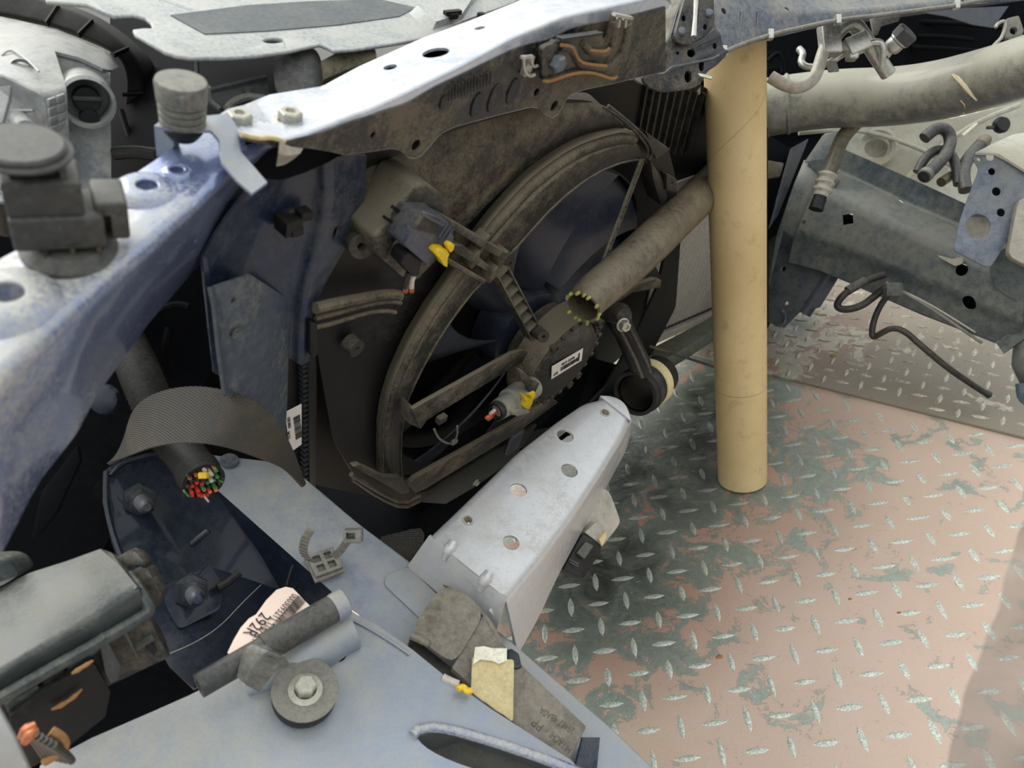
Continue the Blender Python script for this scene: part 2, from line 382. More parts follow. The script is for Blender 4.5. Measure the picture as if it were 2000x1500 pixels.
# ================================================================ FLOOR
def m_floor(name, paint, dirty, metalc, wear_lo, wear_hi, rgh, stains):
    k = NT(name)
    pos = k.g.outputs['Position']
    n0 = k.noise(3.2, 3, .5); n1 = k.noise(16, 6, .6, dist=.8); n2 = k.noise(85, 5, .7, dist=1.5); n3 = k.noise(420, 3, .7)
    # how far a spot is from the greasy, scraped corner by the car
    def dist(p, r0, r1):
        x = k.n('ShaderNodeVectorMath', operation='DISTANCE'); k.l(pos, x.inputs[0]); x.inputs[1].default_value = tuple(p)
        return k.ramp(x.outputs['Value'], r0, r1, 1, 0)
    g = None
    for p, r0, r1 in stains:
        d = dist(p, r0, r1); g = d if g is None else k.math('MAXIMUM', g, d)
    w = k.math('ADD', n1, k.math('MULTIPLY', k.math('SUBTRACT', n2, .5), .35))
    w = k.math('MULTIPLY_ADD', g, .24, w)
    wear = k.ramp(w, wear_lo, wear_lo + .012)
    met = k.mix(k.ramp(n2, .3, .7), metalc, tuple(x * 1.5 for x in metalc))
    met = k.mix(k.math('MULTIPLY', k.math('POWER', g, 1.4), k.ramp(n1, .3, .62, .45, 1.)), met, s2l((60, 62, 56)))
    pt = k.mix(k.ramp(n0, .3, .7), paint, dirty)
    pt = k.mix(k.ramp(n1, .3, .75, 0, .35), pt, tuple(x * .8 for x in paint))
    pt = k.mix(k.math('MULTIPLY', g, .85), pt, s2l((120, 72, 54)))
    pt = k.mix(k.ramp(n2, .60, .70, 0, .3), pt, s2l((124, 102, 84)))
    c = k.mix(wear, pt, met)
    edge = k.ramp(k.math('ABSOLUTE', k.math('SUBTRACT', w, wear_lo)), 0, .010, .55, 0)
    c = k.mix(edge, c, s2l((96, 92, 78)))
    c = k.mix(k.ramp(n3, .66, .76, 0, .5), c, s2l((206, 206, 190)))
    mp = k.n('ShaderNodeMapping'); k.l(pos, mp.inputs[0]); mp.inputs['Scale'].default_value = (1, 5, 1); mp.inputs['Rotation'].default_value = (0, 0, .25)
    n4 = k.noise(55, 5, .75, mp.outputs[0], 1.2)
    c = k.mix(k.math('MULTIPLY', k.ramp(n4, .58, .66), k.math('MULTIPLY_ADD', g, .55, .12)), c, s2l((176, 174, 158)))
    k.l(c, k.b.inputs['Base Color'])
    k.l(k.math('MULTIPLY_ADD', wear, -.1, k.ramp(n1, .3, .7, rgh - .07, rgh + .1)), k.b.inputs['Roughness'])
    k.l(k.math('MULTIPLY', wear, .25), k.b.inputs['Metallic'])
    k.bump(k.math('ADD', k.math('MULTIPLY', n2, 1.5), k.math('SUBTRACT', n3, k.math('MULTIPLY', wear, .8))), .35, .0010)
    return k.m
ST = [(G(1240, 880), .10, .38), (G(1180, 1110), .05, .24), (G(1400, 780), .04, .18)]
MT['floorpaint'] = m_floor('worn_pink_floor_paint', s2l((202, 178, 162)), s2l((190, 168, 148)), s2l((140, 148, 138)), .60, .64, .36, ST)
MT['floorb'] = m_floor('dusty_steel_plate', s2l((146, 138, 122)), s2l((128, 120, 106)), s2l((160, 154, 138)), .62, .64, .30, [(G(1520, 640), .03, .22)])
def m_tread(name, a, b, st):
    k = NT(name); n = k.noise(520, 4, .75); n2 = k.noise(60, 4, .6)
    x = k.n('ShaderNodeVectorMath', operation='DISTANCE'); k.l(k.g.outputs['Position'], x.inputs[0]); x.inputs[1].default_value = tuple(st)
    c = k.mix(k.ramp(n, .42, .62), a, b)
    c = k.mix(k.math('MULTIPLY', k.ramp(x.outputs['Value'], .08, .42, 1, 0), k.ramp(n2, .3, .6, .55, 1)), c, s2l((92, 92, 82)))
    k.l(c, k.b.inputs['Base Color']); k.b.inputs['Roughness'].default_value = .38; k.b.inputs['Metallic'].default_value = .25
    k.bump(n, .3, .0006); return k.m
MT['tread'] = m_tread('worn_tread_metal', s2l((158, 168, 158)), s2l((226, 228, 214)), G(1250, 840))
MT['treadb'] = m_tread('dusty_tread_metal', s2l((150, 144, 128)), s2l((232, 226, 206)), G(1500, 600))
def seam_y(p): return 0
S0, S1 = G(1270, 672, .005), G(2000, 853, .005)
sdir = (S1 - S0).normalized()
away = Vector((-sdir.y, sdir.x, 0));
if away.y < 0: away = -away
floor = build(MB().box(Vector((.1, .9, -.01)), Vector((1.6, 0, 0)), Vector((0, 1.3, 0)), Vector((0, 0, .01))), 'floor', 'floorpaint', None, kind='structure')
a_, b_ = S0 - sdir * 1.4, S1 + sdir * .9
plateb = MB().box((a_ + b_) / 2 + away * .8 - Vector((0, 0, .0025)), (b_ - a_) / 2, away * .8, Vector((0, 0, .0025)))
floorb = build(plateb, 'floor', 'floorb', None, bevel=.001, kind='structure')
def lozenge(mb, p, d, L, Wd, h):
    s = Vector((-d.y, d.x, 0)); z = Vector((0, 0, 1)); j = lambda: 1 + random.uniform(-.08, .08)
    L *= j(); Wd *= j()
    o = [d * (-L / 2), d * (-L * .25) + s * Wd * .4, s * Wd * .5, d * (L * .25) + s * Wd * .4, d * (L / 2), d * (L * .25) - s * Wd * .4, s * (-Wd * .5), d * (-L * .25) - s * Wd * .4]
    i = [d * (-L * .3), s * Wd * .2, d * (L * .3), s * (-Wd * .2)]
    vs = [p + q for q in o] + [p + q + z * h for q in i]
    mb.add(vs, [(0, 1, 8), (1, 2, 9, 8), (2, 3, 10, 9), (3, 4, 10), (4, 5, 10), (5, 6, 11, 10), (6, 7, 8, 11), (7, 0, 8), (8, 9, 10, 11)])
h0, h1 = G(1394.5, 1411.8), G(1525.7, 1396.8)
A = h1 - h0; s_ = A.length / 2; A.normalize(); B = Vector((-A.y, A.x, 0))
t1, t2 = MB(), MB(); cnt = 0
for i in range(-30, 50):
    for j in range(-14, 60):
        p = h0 + A * (i * s_) + B * (j * s_); d = A if (i + j) % 2 == 0 else B
        x, y, z = pix(p) if (p - C).dot(F) > .1 else (0, 9999, 0)
        if not (-200 < x < 2400 and -100 < y < 1900): continue
        if (p - S0).dot(away) > -.012: continue
        lozenge(t1, p, d, s_ * .82, s_ * .21, .0011); cnt += 1
A2 = (A * .55 + B * .84).normalized(); B2 = Vector((-A2.y, A2.x, 0)); s2 = s_ * .80
for i in range(-60, 70):
    for j in range(-60, 70):
        p = Vector((S1.x, S1.y, .005)) + A2 * (i * s2) + B2 * (j * s2); d = A2 if (i + j) % 2 == 0 else B2
        if (p - C).dot(F) < .1: continue
        x, y, z = pix(p)
        if not (900 < x < 2200 and -50 < y < 1000): continue
        q = p - S0
        if q.dot(away) < .012 or q.dot(away) > 1.5: continue
        lozenge(t2, p, d, s2 * .9, s2 * .25, .0018); cnt += 1
build(t1, 'raised_tread', 'tread', floor, kind='stuff'); build(t2, 'raised_tread', 'treadb', floorb, kind='stuff')
print('lozenges', cnt)
# a leaf crumb and grit lying on the floor
for px, py, r in ((1626, 694, .006), (1405, 1283, .005), (1757, 1197, .004), (1660, 1170, .003)):
    b = MB(); g = G(px, py, .006 if py < 750 else 0); pts = [g + Vector((math.cos(a) * r * random.uniform(.5, 1.2), math.sin(a) * r * random.uniform(.4, .9), 0)) for a in [k * math.pi / 4 for k in range(8)]]
    b.add([p for p in pts] + [g + Vector((0, 0, r * .5))], [(k, (k + 1) % 8, 8) for k in range(8)] + [tuple(range(8))])
    tag(build(b, 'floor_crumb', 'rust'), {1626: 'brown crumb lying on the dusty steel plate beyond the cardboard tube', 1405: 'dark crumb on the pink floor below the cardboard tube', 1757: 'small brown splinter on the pink floor at the right', 1660: 'tiny crumb on the pink floor right of the tube foot'}[px], 'debris')

# ================================================================ CARDBOARD TUBE
foot = G(1450, 935); top = P(1434, 78, .86)
ax = (top - foot).normalized(); rt = .0345
b = MB(); u, w = ortho(ax); L = (top - foot).length
seg = 64; vs = []; prof = [(rt, 0), (rt * 1.002, .001), (rt, .003)] + [(rt, L * q / 12) for q in range(1, 12)] + [(rt, L)]
b.lathe(foot, ax, prof + [(rt - .004, L), (rt - .004, 0), (rt, 0)], seg, u)
tube = thing('cardboard_tube', 'tall brown cardboard tube standing upright on the pink diamond plate floor', 'tube', foot)
build(b, 'tube_wall', 'card', tube)
def spiral(z0, z1, a0, a1, name):
    b = MB(); r = rt + .00015
    rows = [[foot + ax * (z0 + (z1 - z0) * k / 40 + e) + (u * math.cos(a0 + (a1 - a0) * k / 40) + w * math.sin(a0 + (a1 - a0) * k / 40)) * r for k in range(41)] for e in (0, .0007)]
    b.grid(rows); return build(b, name, 'seam', tube)
MT['seam'] = mat('paper_seam', (150, 122, 78), .8, 0, .2)
spiral(.155, .157, 0, 6.28, 'wrap_seam'); spiral(.42, .60, 0, 6.28, 'wrap_seam')

# ================================================================ RADIATOR SIDE: crossmember
xm = thing('upper_crossmember', 'long steel upper radiator crossmember with white dusty top and blackened face', 'car body beam', P(1000, 90, .5))
far = [(436, 222), (525, 185), (630, 168), (700, 130), (825, 74), (923, 38), (1000, 7), (1060, -20), (1140, -50), (1260, -90)]
rid = [(470, 262), (553, 274), (600, 260), (686, 225), (720, 214), (790, 182), (895, 130), (1000, 73), (1098, 33), (1147, 22), (1250, 0), (1300, -14)]
bot = [(480, 275), (553, 290), (600, 289), (650, 297), (671, 303), (720, 297), (765, 290), (782, 294), (797, 308), (809, 311), (823, 305), (836, 290), (860, 262), (888, 248), (965, 227), (1035, 210), (1052, 211), (1064, 224), (1080, 231), (1092, 222), (1103, 198), (1118, 184), (1140, 176), (1196, 164), (1245, 152), (1300, 140)]
nseg = 90
def rows_ab(f, r, bt):
    return [N(-.028, *f), N(.030, *r), N(.030, *bt)]
ch = sheet('channel', rows_ab(far, rid, bot), 'steeltop', xm, n=nseg, th=.0016, fold=.0045,
           holes=[(851, 103, 27), (762, 131, 14), (937, 55, 11), (729, 264, 8), (813, 284, 13), (1048, 180, 9), (1083, 207, 12)])
# the face of the beam is dark: a skin over it, with the same lobes
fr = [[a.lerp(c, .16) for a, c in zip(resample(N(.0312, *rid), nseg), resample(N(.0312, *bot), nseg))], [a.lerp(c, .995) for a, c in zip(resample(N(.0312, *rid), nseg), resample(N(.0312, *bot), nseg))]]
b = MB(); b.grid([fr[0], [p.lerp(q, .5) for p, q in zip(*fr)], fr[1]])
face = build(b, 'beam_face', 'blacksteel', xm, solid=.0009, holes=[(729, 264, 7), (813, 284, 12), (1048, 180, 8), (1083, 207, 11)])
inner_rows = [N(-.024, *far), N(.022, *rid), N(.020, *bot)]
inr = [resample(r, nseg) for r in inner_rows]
build(MB().grid([[p + VV * .004 for p in inr[0]], [p + VV * .022 for p in inr[0]], [p + VV * .022 for p in inr[1]], [a.lerp(c, .98) for a, c in zip(inr[1], inr[2])]]), 'hole_shade_liner', 'dark', xm, solid=.001)  # black liner added so the beam holes read as deep shade
# thin dark ovals and chatter marks on the face
MT['oval'] = mat('black_oval', (26, 32, 40), .4, .1, .25, bump=.1)
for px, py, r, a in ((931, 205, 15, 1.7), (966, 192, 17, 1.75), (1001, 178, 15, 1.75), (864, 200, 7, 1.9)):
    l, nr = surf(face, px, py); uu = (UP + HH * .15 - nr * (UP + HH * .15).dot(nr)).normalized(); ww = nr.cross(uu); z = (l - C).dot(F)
    b = MB().plate(circ(l + nr * .0011, uu, ww, r * z / FPX, 20, a), .0008, nrm=nr); build(b, 'dark_oval', 'oval', xm)
b = MB()
for k in range(14):
    px, py = 878 + k * 6.2, 186 - k * 2.6; q = N(.033, (px, py - 12 - (k % 3) * 3), (px - 2, py + 12)); b.tube(q, .0005, 5, sm=0)
build(b, 'chatter_mark', 'oval', xm, kind='stuff')
# bolts at the left end
for px, py in ((468, 232), (567, 228)):
    o = vz(px, py, .2); o = P(px, py, o * .985); hexbolt(o - UP * .004, UP, .0062, .0075, 'bolt', 'zinc', xm, 1.5)
# torn paint flap below the left end
b = MB(); b.grid([smooth(N(.034, (548, 272), (560, 285), (592, 290)), 1), smooth(N(.036, (545, 300), (562, 305), (586, 300)), 1), smooth(N(.030, (540, 325), (556, 322), (572, 312)), 1)])
build(b, 'torn_flap', 'beige', xm, solid=.0006)
b = MB(); b.tube(N(.033, (470, 262), (505, 271), (530, 268), (556, 276)), .0011, 8)
build(b, 'torn_sealer', 'tape', xm)

# right half of the crossmember and its centre gusset
def Zc(px): return .70 + (px - 1240) * .00040
ctr = [(1232, 152), (1240, 96), (1262, 22), (1300, -40), (1480, -40), (1450, 60), (1400, 112), (1370, 150), (1330, 170), (1262, 166)]
mc = MB(); mc.plate(corners([P(x, y, .735 + (x - 1240) * .0003) for x, y in ctr], .01), .003, [[P(1292 + 20 * math.cos(a), 8 + 13 * math.sin(a), .735 + (1292 + 20 * math.cos(a) - 1240) * .0003) for a in [k * math.pi / 12 for k in range(24)]], [P(1276 + 20 * math.cos(a), 66 + 16 * math.sin(a), .735 + (1276 + 20 * math.cos(a) - 1240) * .0003) for a in [k * math.pi / 12 for k in range(24)]]])
build(mc, 'centre_gusset', 'beige', xm, bevel=.0008)
rr = [[(1395, -60), (1560, -40), (1700, -60), (2060, -90)], [(1400, -28), (1520, -10), (1600, 10), (1650, 14), (1740, 5), (1850, -10), (2060, -24)], [(1392, 30), (1500, 26), (1640, 20), (1740, 12), (1850, 2), (2060, -12)], [(1400, 104), (1440, 92), (1500, 76), (1560, 62), (1640, 42), (1720, 32), (1800, 20), (1900, 6), (2060, -4)]]
sheet('right_channel', [Q(*[(x, y, Zc(x) + dz) for x, y in r]) for r, dz in zip(rr, (.05, .0, -.012, -.012))], 'railtop', xm, n=50, th=.0016, fold=.004, holes=[(1414, 22, 7), (1537, 19, 6), (1880, 4, 5)])
b = MB()
for x in (1450, 1482): b.bar(*Q((x, 20, Zc(x) - .014), (x - 6, 78, Zc(x) - .014)), .002, NN, .0015)
build(b, 'pressed_rib', 'railtop', xm)

# hood latch bracket: dark plate with a raised inner plate, holes, rivets, a chrome striker slot
lb = thing('hood_latch_bracket', 'dark perforated hood latch bracket in the middle of the crossmember', 'bracket', P(1330, 100, .66))
e5 = lambda x, y: (1080 + x / 5, y / 5)
o1 = [e5(*q) for q in [(955, 640), (985, 490), (1130, 400), (1165, 300), (1225, 80), (1290, -60), (1570, -60), (1580, 280), (1640, 320), (1660, 480), (1720, 490), (1690, 540), (1600, 640), (1500, 700), (1470, 790), (1380, 860), (1240, 880), (1090, 900), (955, 860), (880, 790), (885, 710)]]
T = -(.71 * 0) 
def lz(px): return .668 + (px - 1330) * .0003
pl = [P(x, y, lz(x)) for x, y in o1]
def lhole(cx, cy, rx, ry): 
    x, y = e5(cx, cy); return [P(x + rx * math.cos(a), y + ry * math.sin(a), lz(x + rx * math.cos(a))) for a in [k * math.pi / 9 for k in range(18)]]
mb = MB().plate(corners(pl, .006), .003, [lhole(1090, 560, 5, 10), lhole(1320, 750, 7, 12), lhole(1450, 640, 5, 12), lhole(1580, 450, 4, 6), lhole(1350, 520, 8, 8), lhole(1218, 520, 3, 3)])
build(mb, 'base_plate', 'blacksteel', lb, bevel=.0012)
build(MB().plate([P(1325 + (x - 1325) * .96, 85 + (y - 85) * .96, lz(x) + .012) for x, y in o1], .002), 'hole_shade_sheet', 'dark', lb)  # added sheet behind the latch holes, shade put into its dark colour
o2 = [e5(*q) for q in [(1190, 350), (1230, 190), (1300, -60), (1560, -60), (1565, 270), (1480, 350), (1350, 440), (1215, 425)]]
def lz2(px): return lz(px) - .006
sl = [e5(*q) for q in [(1390, -30), (1440, -30), (1425, 120), (1410, 300), (1395, 385), (1368, 370), (1375, 200)]]
mb = MB().plate(corners([P(x, y, lz2(x)) for x, y in o2], .006), .004, [[P(x, y, lz2(x)) for x, y in sl]] + [[P(e5(cx, cy)[0] + 4 * math.cos(a), e5(cx, cy)[1] + 6 * math.sin(a), lz2(e5(cx, cy)[0] + 4 * math.cos(a))) for a in [k * math.pi / 8 for k in range(16)]] for cx, cy in ((1275, 180), (1487, 265))])
build(mb, 'latch_plate', 'blacksteel', lb, bevel=.001)
for cx, cy in ((1255, 310), (1520, 130)):
    x, y = e5(cx, cy); p = P(x, y, lz2(x)); b = MB().lathe(p, -F * .85 + UP * .3, [(.0042, -.001), (.0042, .001), (.003, .0022), (0, .0026)], 20); build(b, 'rivet', 'railtop', lb)
b = MB().tube(Q((1360, -6, .655), (1358, 35, .652), (1355, 72, .650)), [.0022, .0018, .0024], 10); build(b, 'latch_spring', 'alu', lb)
b = MB().plate(corners(Q((1363, 143, .652), (1380, 145, .648), (1392, 150, .646), (1389, 154, .646), (1368, 149, .650)), .001), .0015); build(b, 'small_tab', 'zinc', lb)
b = MB()
for seq in ([(955, 640), (975, 700), (1010, 725), (1080, 720), (1160, 650), (1250, 640), (1380, 610), (1480, 590), (1560, 575), (1620, 540)], [(1165, 350), (1200, 430), (1320, 450), (1400, 420), (1480, 370), (1570, 285)]):
    b.tube([P(e5(*q)[0], e5(*q)[1], lz(e5(*q)[0]) - .0005) for q in seq], .0011, 8)
build(b, 'pressed_edge', 'railtop', lb)

# big bolt left of it
fb = P(1270, 34, .655); fa = (-F * .72 + R * .55 + UP * .2).normalized()
g = thing('flange_bolt', 'large dull hex flange bolt in the crossmember left of the latch bracket', 'bolt', fb)
b = MB().lathe(fb - fa * .016, fa, [(.0095, 0), (.0105, .004), (.0085, .006), (.0095, .009), (.0075, .011)], 30); build(b, 'washer', 'studdk', g)
hexbolt(fb - fa * .008, fa, .0075, .010, 'bolt_head', 'zinc', g, 1.25, sock=False)

# rusty reinforcement bracket with two pressed channels
rb = thing('rusty_bracket', 'rust-edged pressed steel bracket with wavy channels bolted on the crossmember face', 'bracket', N(.036, (1140, 100))[0])
o = [(1059, 96), (1068, 90), (1080, 86), (1084, 80), (1092, 82), (1094, 74), (1176, 63), (1178, 78), (1188, 80), (1194, 60), (1200, 28), (1232, 35), (1233, 88), (1226, 115), (1206, 150), (1198, 156), (1180, 152), (1160, 144), (1138, 143), (1110, 148), (1070, 162), (1060, 157)]
build(MB().plate(corners(N(.040, *o), .002), .0035), 'pressed_plate', 'blacksteel', rb, bevel=.0012)
b = MB()
for seq in ([(1094, 91), (1116, 93), (1122, 104), (1130, 124), (1150, 129), (1186, 132), (1208, 112), (1221, 84), (1226, 46)], [(1137, 83), (1145, 90), (1150, 101), (1180, 105), (1192, 98), (1199, 76), (1202, 40)]):
    b.tube(smooth(N(.0405, *seq), 1), .0028, 10)
build(b, 'pressed_channel', 'blacksteel', rb)
b = MB()
for seq in ([(1062, 158), (1072, 160), (1110, 146), (1138, 141), (1162, 143), (1182, 150), (1197, 155), (1205, 150)], [(1096, 88), (1116, 90), (1124, 104), (1132, 121), (1150, 126), (1184, 129)], [(1150, 98), (1182, 102), (1190, 94)]):
    b.tube(smooth(N(.0425, *seq), 1), .0011, 8)
build(b, 'rusted_edge', 'rust', rb)
b = MB().bar(*N(.043, (1094, 77), (1176, 65)), .0016, NN, .002); build(b, 'slot_lip', 'studdk', rb)
b = MB().bar(*N(.044, (1199, 28), (1233, 35)), .0018, NN, .003); b.bar(*N(.044, (1208, 36), (1206, 52)), .002, NN, .003); b.bar(*N(.044, (1220, 38), (1219, 52)), .002, NN, .003); build(b, 'clip_tab', 'alu', rb)
p = N(.0405, (1085, 121))[0]; b = MB().lathe(p, NN, [(.0058, 0), (.0058, .004), (.0045, .0055), (0, .006)], 6); build(b, 'bolt_head', 'gusset', rb)
# wire clip on the crossmember face
cl = N(.034, (1030, 128))[0]; b = MB().box(cl, HH * .003, VV * .006, NN * .002); b.bar(*N(.040, (1018, 112), (1040, 110)), .0016, NN, .002); b.tube(N(.038, (1022, 112), (1024, 138), (1034, 150), (1044, 146)), .0011, 8); b.tube(N(.038, (1038, 112), (1041, 132), (1050, 128)), .0009, 8)
tag(build(b, 'wire_clip', 'alu'), 'small bright wire clip on the black crossmember face left of the rusty bracket', 'clip')
# reinforcement plate above: pale plate with a dark end
b = MB(); b.plate(corners([P(x, y, z) for x, y, z in ((1096, -6, .52), (1150, 22, .545), (1200, 14, .57), (1262, 6, .60), (1290, -40, .62), (1100, -60, .56))], .003), .002)
build(b, 'top_reinforcement', 'steeltop', xm, bevel=.0008)
# hood release cable along the right half
b = MB(); cpts = [(1408, 104), (1424, 98), (1440, 90), (1500, 69), (1560, 55), (1640, 38), (1720, 30), (1800, 19), (1860, 12), (1930, -2), (2040, -18)]
b.tube([P(x, y, Zc(x) - .022) for x, y in cpts], .0023, 12)
rc = thing('release_cable', 'thin grey hood release cable running along the right half of the crossmember', 'cable', P(1600, 60, .8)); build(b, 'cable', 'rubbergrey', rc)
for x, y in ((1504, 68), (1636, 39), (1868, 10), (1413, 101)):
    b = MB().box(P(x, y, Zc(x) - .022), R * .003, U * .005, F * .004); build(b, 'cable_clip', 'alu', rc, bevel=.001)

# ================================================================ RADIATOR
rad = thing('radiator', 'black-framed radiator with pale fins standing behind the fan shroud', 'radiator', N(-.06, (1000, 900))[0])
TC = -.045
build(MB().plate(N(TC, (606, 330), (640, 300), (1000, 170), (1345, 150), (1500, 250), (1500, 540), (1395, 606), (1252, 664), (1000, 880), (800, 985), (606, 945)), .03), 'core', 'plasticdk', rad)
MT['fin'] = mat('radiator_fin', (206, 204, 196), .5, .0, .5, s2l((196, 190, 172)), 30, .1, .4, .75, 0, .1)
# fin columns, told apart only in the open strip at the right
b = MB(); nf = 46
for k in range(nf):
    f = k / (nf - 1)
    t0 = (1344 + 64 * f * 1.0, 372 - 30 * f) if True else None
    x1, y1 = 1252 + 150 * f, 658 - 64 * f
    x0, y0 = x1 + 62 - 22 * f, y1 - 300 + 20 * f
    b.bar(*N(TC + .003, (x0, y0), (x1, y1)), .0024, NN, .003)
build(b, 'fin_column', 'fin', rad, kind='stuff')
# upper part of the core seen between shroud and tube: darker vertical ribs
b = MB()
for k in range(9):
    b.bar(*N(TC + .002, (1262 + 14 * k, 165 + 2 * k), (1238 + 13 * k, 300)), .0026, NN, .004)
build(b, 'core_rib', 'plastic', rad, kind='stuff')
b = MB().bar(*N(TC + .004, (1246, 676), (1402, 608)), .016, NN, .012); build(b, 'bottom_channel', 'beige', rad, bevel=.001)
b = MB()
for k in range(22):
    f = k / 21; b.box(N(TC + .011, (1252 + 144 * f, 661 - 62 * f))[0], HH * .0022, VV * .0016, NN * .001)
build(b, 'crimp_slot', 'ink', rad, kind='stuff')
# left end tank with its crimped teeth
tk = [(566, 560), (606, 560), (612, 940), (600, 960), (568, 900), (556, 800)]
build(MB().plate(N(-.012, *tk), .03), 'end_tank', 'plasticdk', rad, bevel=.003)
b = MB()
for k in range(26):
    py = 700 + k * 9.6; b.box(N(-.006, (595 + .1 * k, py))[0], HH * .0035, VV * .0012, NN * .003)
build(b, 'crimp_tooth', 'studdk', rad, kind='stuff')
b = MB().bar(*N(-.006, (604, 560), (606, 950)), .008, NN, .008); build(b, 'tank_edge', 'plasticdk', rad, bevel=.001)
lab = N(-.003, (557, 806), (589, 789), (589, 868), (567, 884))
st = build(MB().plate(lab, .0004), 'tank_sticker', 'white', rad)
b = MB()
lx = (lab[1] - lab[0]); ly = (lab[3] - lab[0])
for k in range(16):
    f = .22 + .035 * k; o_ = lab[0] + lx * .5 + ly * f + NN * .0004
    b.box(o_ + lx * .12, lx * .2, ly * random.choice((.006, .012)), NN * .0002)
b.text('1H2 0473', lab[0] + lx * .22 + ly * .12 + NN * .0006, ly.normalized(), -lx.normalized(), .0036)
b.text('NR 21T', lab[0] + lx * .1 + ly * .45 + NN * .0006, ly.normalized(), -lx.normalized(), .0032)
build(b, 'barcode_print', 'ink', st, kind='stuff')
MT['traygreen'] = mat('dusty_tray', (70, 78, 70), .5, 0, .7, s2l((112, 110, 90)), 10, .5, .45, .8)
b = MB().plate(Q((1262, 684, 1.24), (1400, 612, 1.34), (1400, 640, 1.28), (1350, 672, 1.22), (1318, 690, 1.2), (1290, 705, 1.2)), .02); tag(build(b, 'lower_tray', 'traygreen', bevel=.004), 'dark green-grey tray lying under the bright fins of the radiator', 'tray')
b = MB().bar(*Q((1268, 676, 1.17), (1396, 716, 1.16)), .007, U, .004); tag(build(b, 'lower_strip', 'plastic', bevel=.001), 'narrow black strip lying beside the floor seam under the radiator', 'strip')

# ================================================================ FAN SHROUD, FAN, MOTOR
fs = thing('radiator_fan', 'large dusty black radiator fan in its shroud with ring, struts and motor', 'cooling fan', N(0, (1040, 900))[0])
# openings traced on the shroud plane
lip = [(751, 930), (750, 880), (751, 830), (757, 790), (765, 760), (776, 728), (790, 697), (806, 662), (825, 630), (845, 597), (867, 566), (890, 532), (913, 498), (940, 458), (968, 422), (1000, 385), (1034, 350), (1070, 322), (1104, 298), (1140, 280), (1180, 266), (1217, 258), (1240, 262)]
inn = [(786, 934), (782, 900), (783, 850), (788, 810), (797, 778), (810, 748), (828, 712), (850, 672), (872, 637), (897, 602), (922, 570), (947, 545), (978, 512), (1010, 480), (1040, 446), (1070, 413), (1105, 380), (1140, 353), (1175, 332), (1210, 318), (1238, 312), (1256, 312)]
opening = inn + [(1290, 345), (1308, 400), (1306, 470), (1285, 560), (1240, 660), (1180, 760), (1110, 830), (1020, 850), (930, 880), (850, 925)]
outl = [(624, 360), (650, 318), (760, 270), (900, 215), (1040, 190), (1150, 196), (1215, 222), (1262, 262), (1306, 292), (1318, 340), (1330, 460), (1320, 600), (1268, 700), (1180, 800), (1080, 860), (1000, 880), (900, 930), (800, 985), (752, 972), (690, 925), (650, 860), (622, 700), (614, 600)]
build(MB().plate(corners(N(0, *outl), .01), .004, [N(0, *opening)]), 'shroud_panel', 'plasticdk', fs, bevel=.001)
# the funnel: wall running from the outer lip down to the opening
l1 = resample(N(.016, *lip), 60); l0 = resample(N(.003, *lip), 60); i1 = resample(N(.007, *inn), 60)
mid = [a.lerp(c, .30) for a, c in zip(l1, i1)]; mid2 = [a.lerp(c, .42) + NN * .002 for a, c in zip(l1, i1)]
o0 = resample(N(.001, *[(x - 16, y - 12) for x, y in lip]), 60)
b = MB().grid([o0, [p - NN * .004 for p in l1], l1, [m - NN * .012 for m in mid], [m - NN * .002 for m in mid2], i1, [p - NN * .03 for p in i1]])
build(b, 'shroud_ring', 'shroud', fs, solid=.0015, fold=.0015)
b = MB().tube([a.lerp(c, .26) - NN * .006 for a, c in zip(l1, i1)], .0065, 12, sm=0); build(b, 'ring_bead', 'shroud', fs)
b = MB().tube([p + NN * .0005 for p in i1], .0012, 8, sm=0); build(b, 'opening_lip', 'shroud', fs)
# sloping upper hood of the shroud, running up to the crossmember
b = MB().grid([resample(N(-.008, (640, 320), (760, 262), (900, 212), (1050, 184), (1150, 180)), 30), resample(N(.006, (640, 392), (760, 345), (880, 282), (1000, 240), (1110, 212), (1180, 212)), 30), resample(N(.010, (655, 420), (800, 372), (900, 340), (1010, 296), (1120, 246), (1216, 240)), 30), resample(N(.002, (800, 560), (860, 500), (950, 400), (1040, 320), (1140, 266), (1222, 252)), 30)])
build(b, 'shroud_hood', 'shroud', fs, solid=.002, sub=1)
# right-hand rim pieces
b = MB()
for a_ in ([(1175, 208), (1200, 220), (1240, 255), (1268, 290), (1262, 308)], [(1188, 206), (1225, 236), (1262, 268), (1276, 296), (1268, 312)]):
    b.tube(smooth(N(.014, *a_), 1), .0013, 8)
build(b, 'rim_edge', 'shroud', fs)
build(MB().plate(N(.012, (1262, 258), (1310, 292), (1282, 312), (1274, 292)), .010), 'corner_ear', 'shroud', fs, bevel=.001)
build(MB().plate(N(.004, (1270, 312), (1292, 345), (1302, 370), (1304, 392), (1290, 400), (1276, 350)), .02), 'side_web', 'plastic', fs, bevel=.001)
build(MB().plate(N(.008, (1302, 340), (1322, 350), (1320, 376), (1302, 372)), .01, [circ(N(.008, (1312, 359))[0], HH, VV, .0022, 12)]), 'side_ear', 'plastic', fs, bevel=.001)
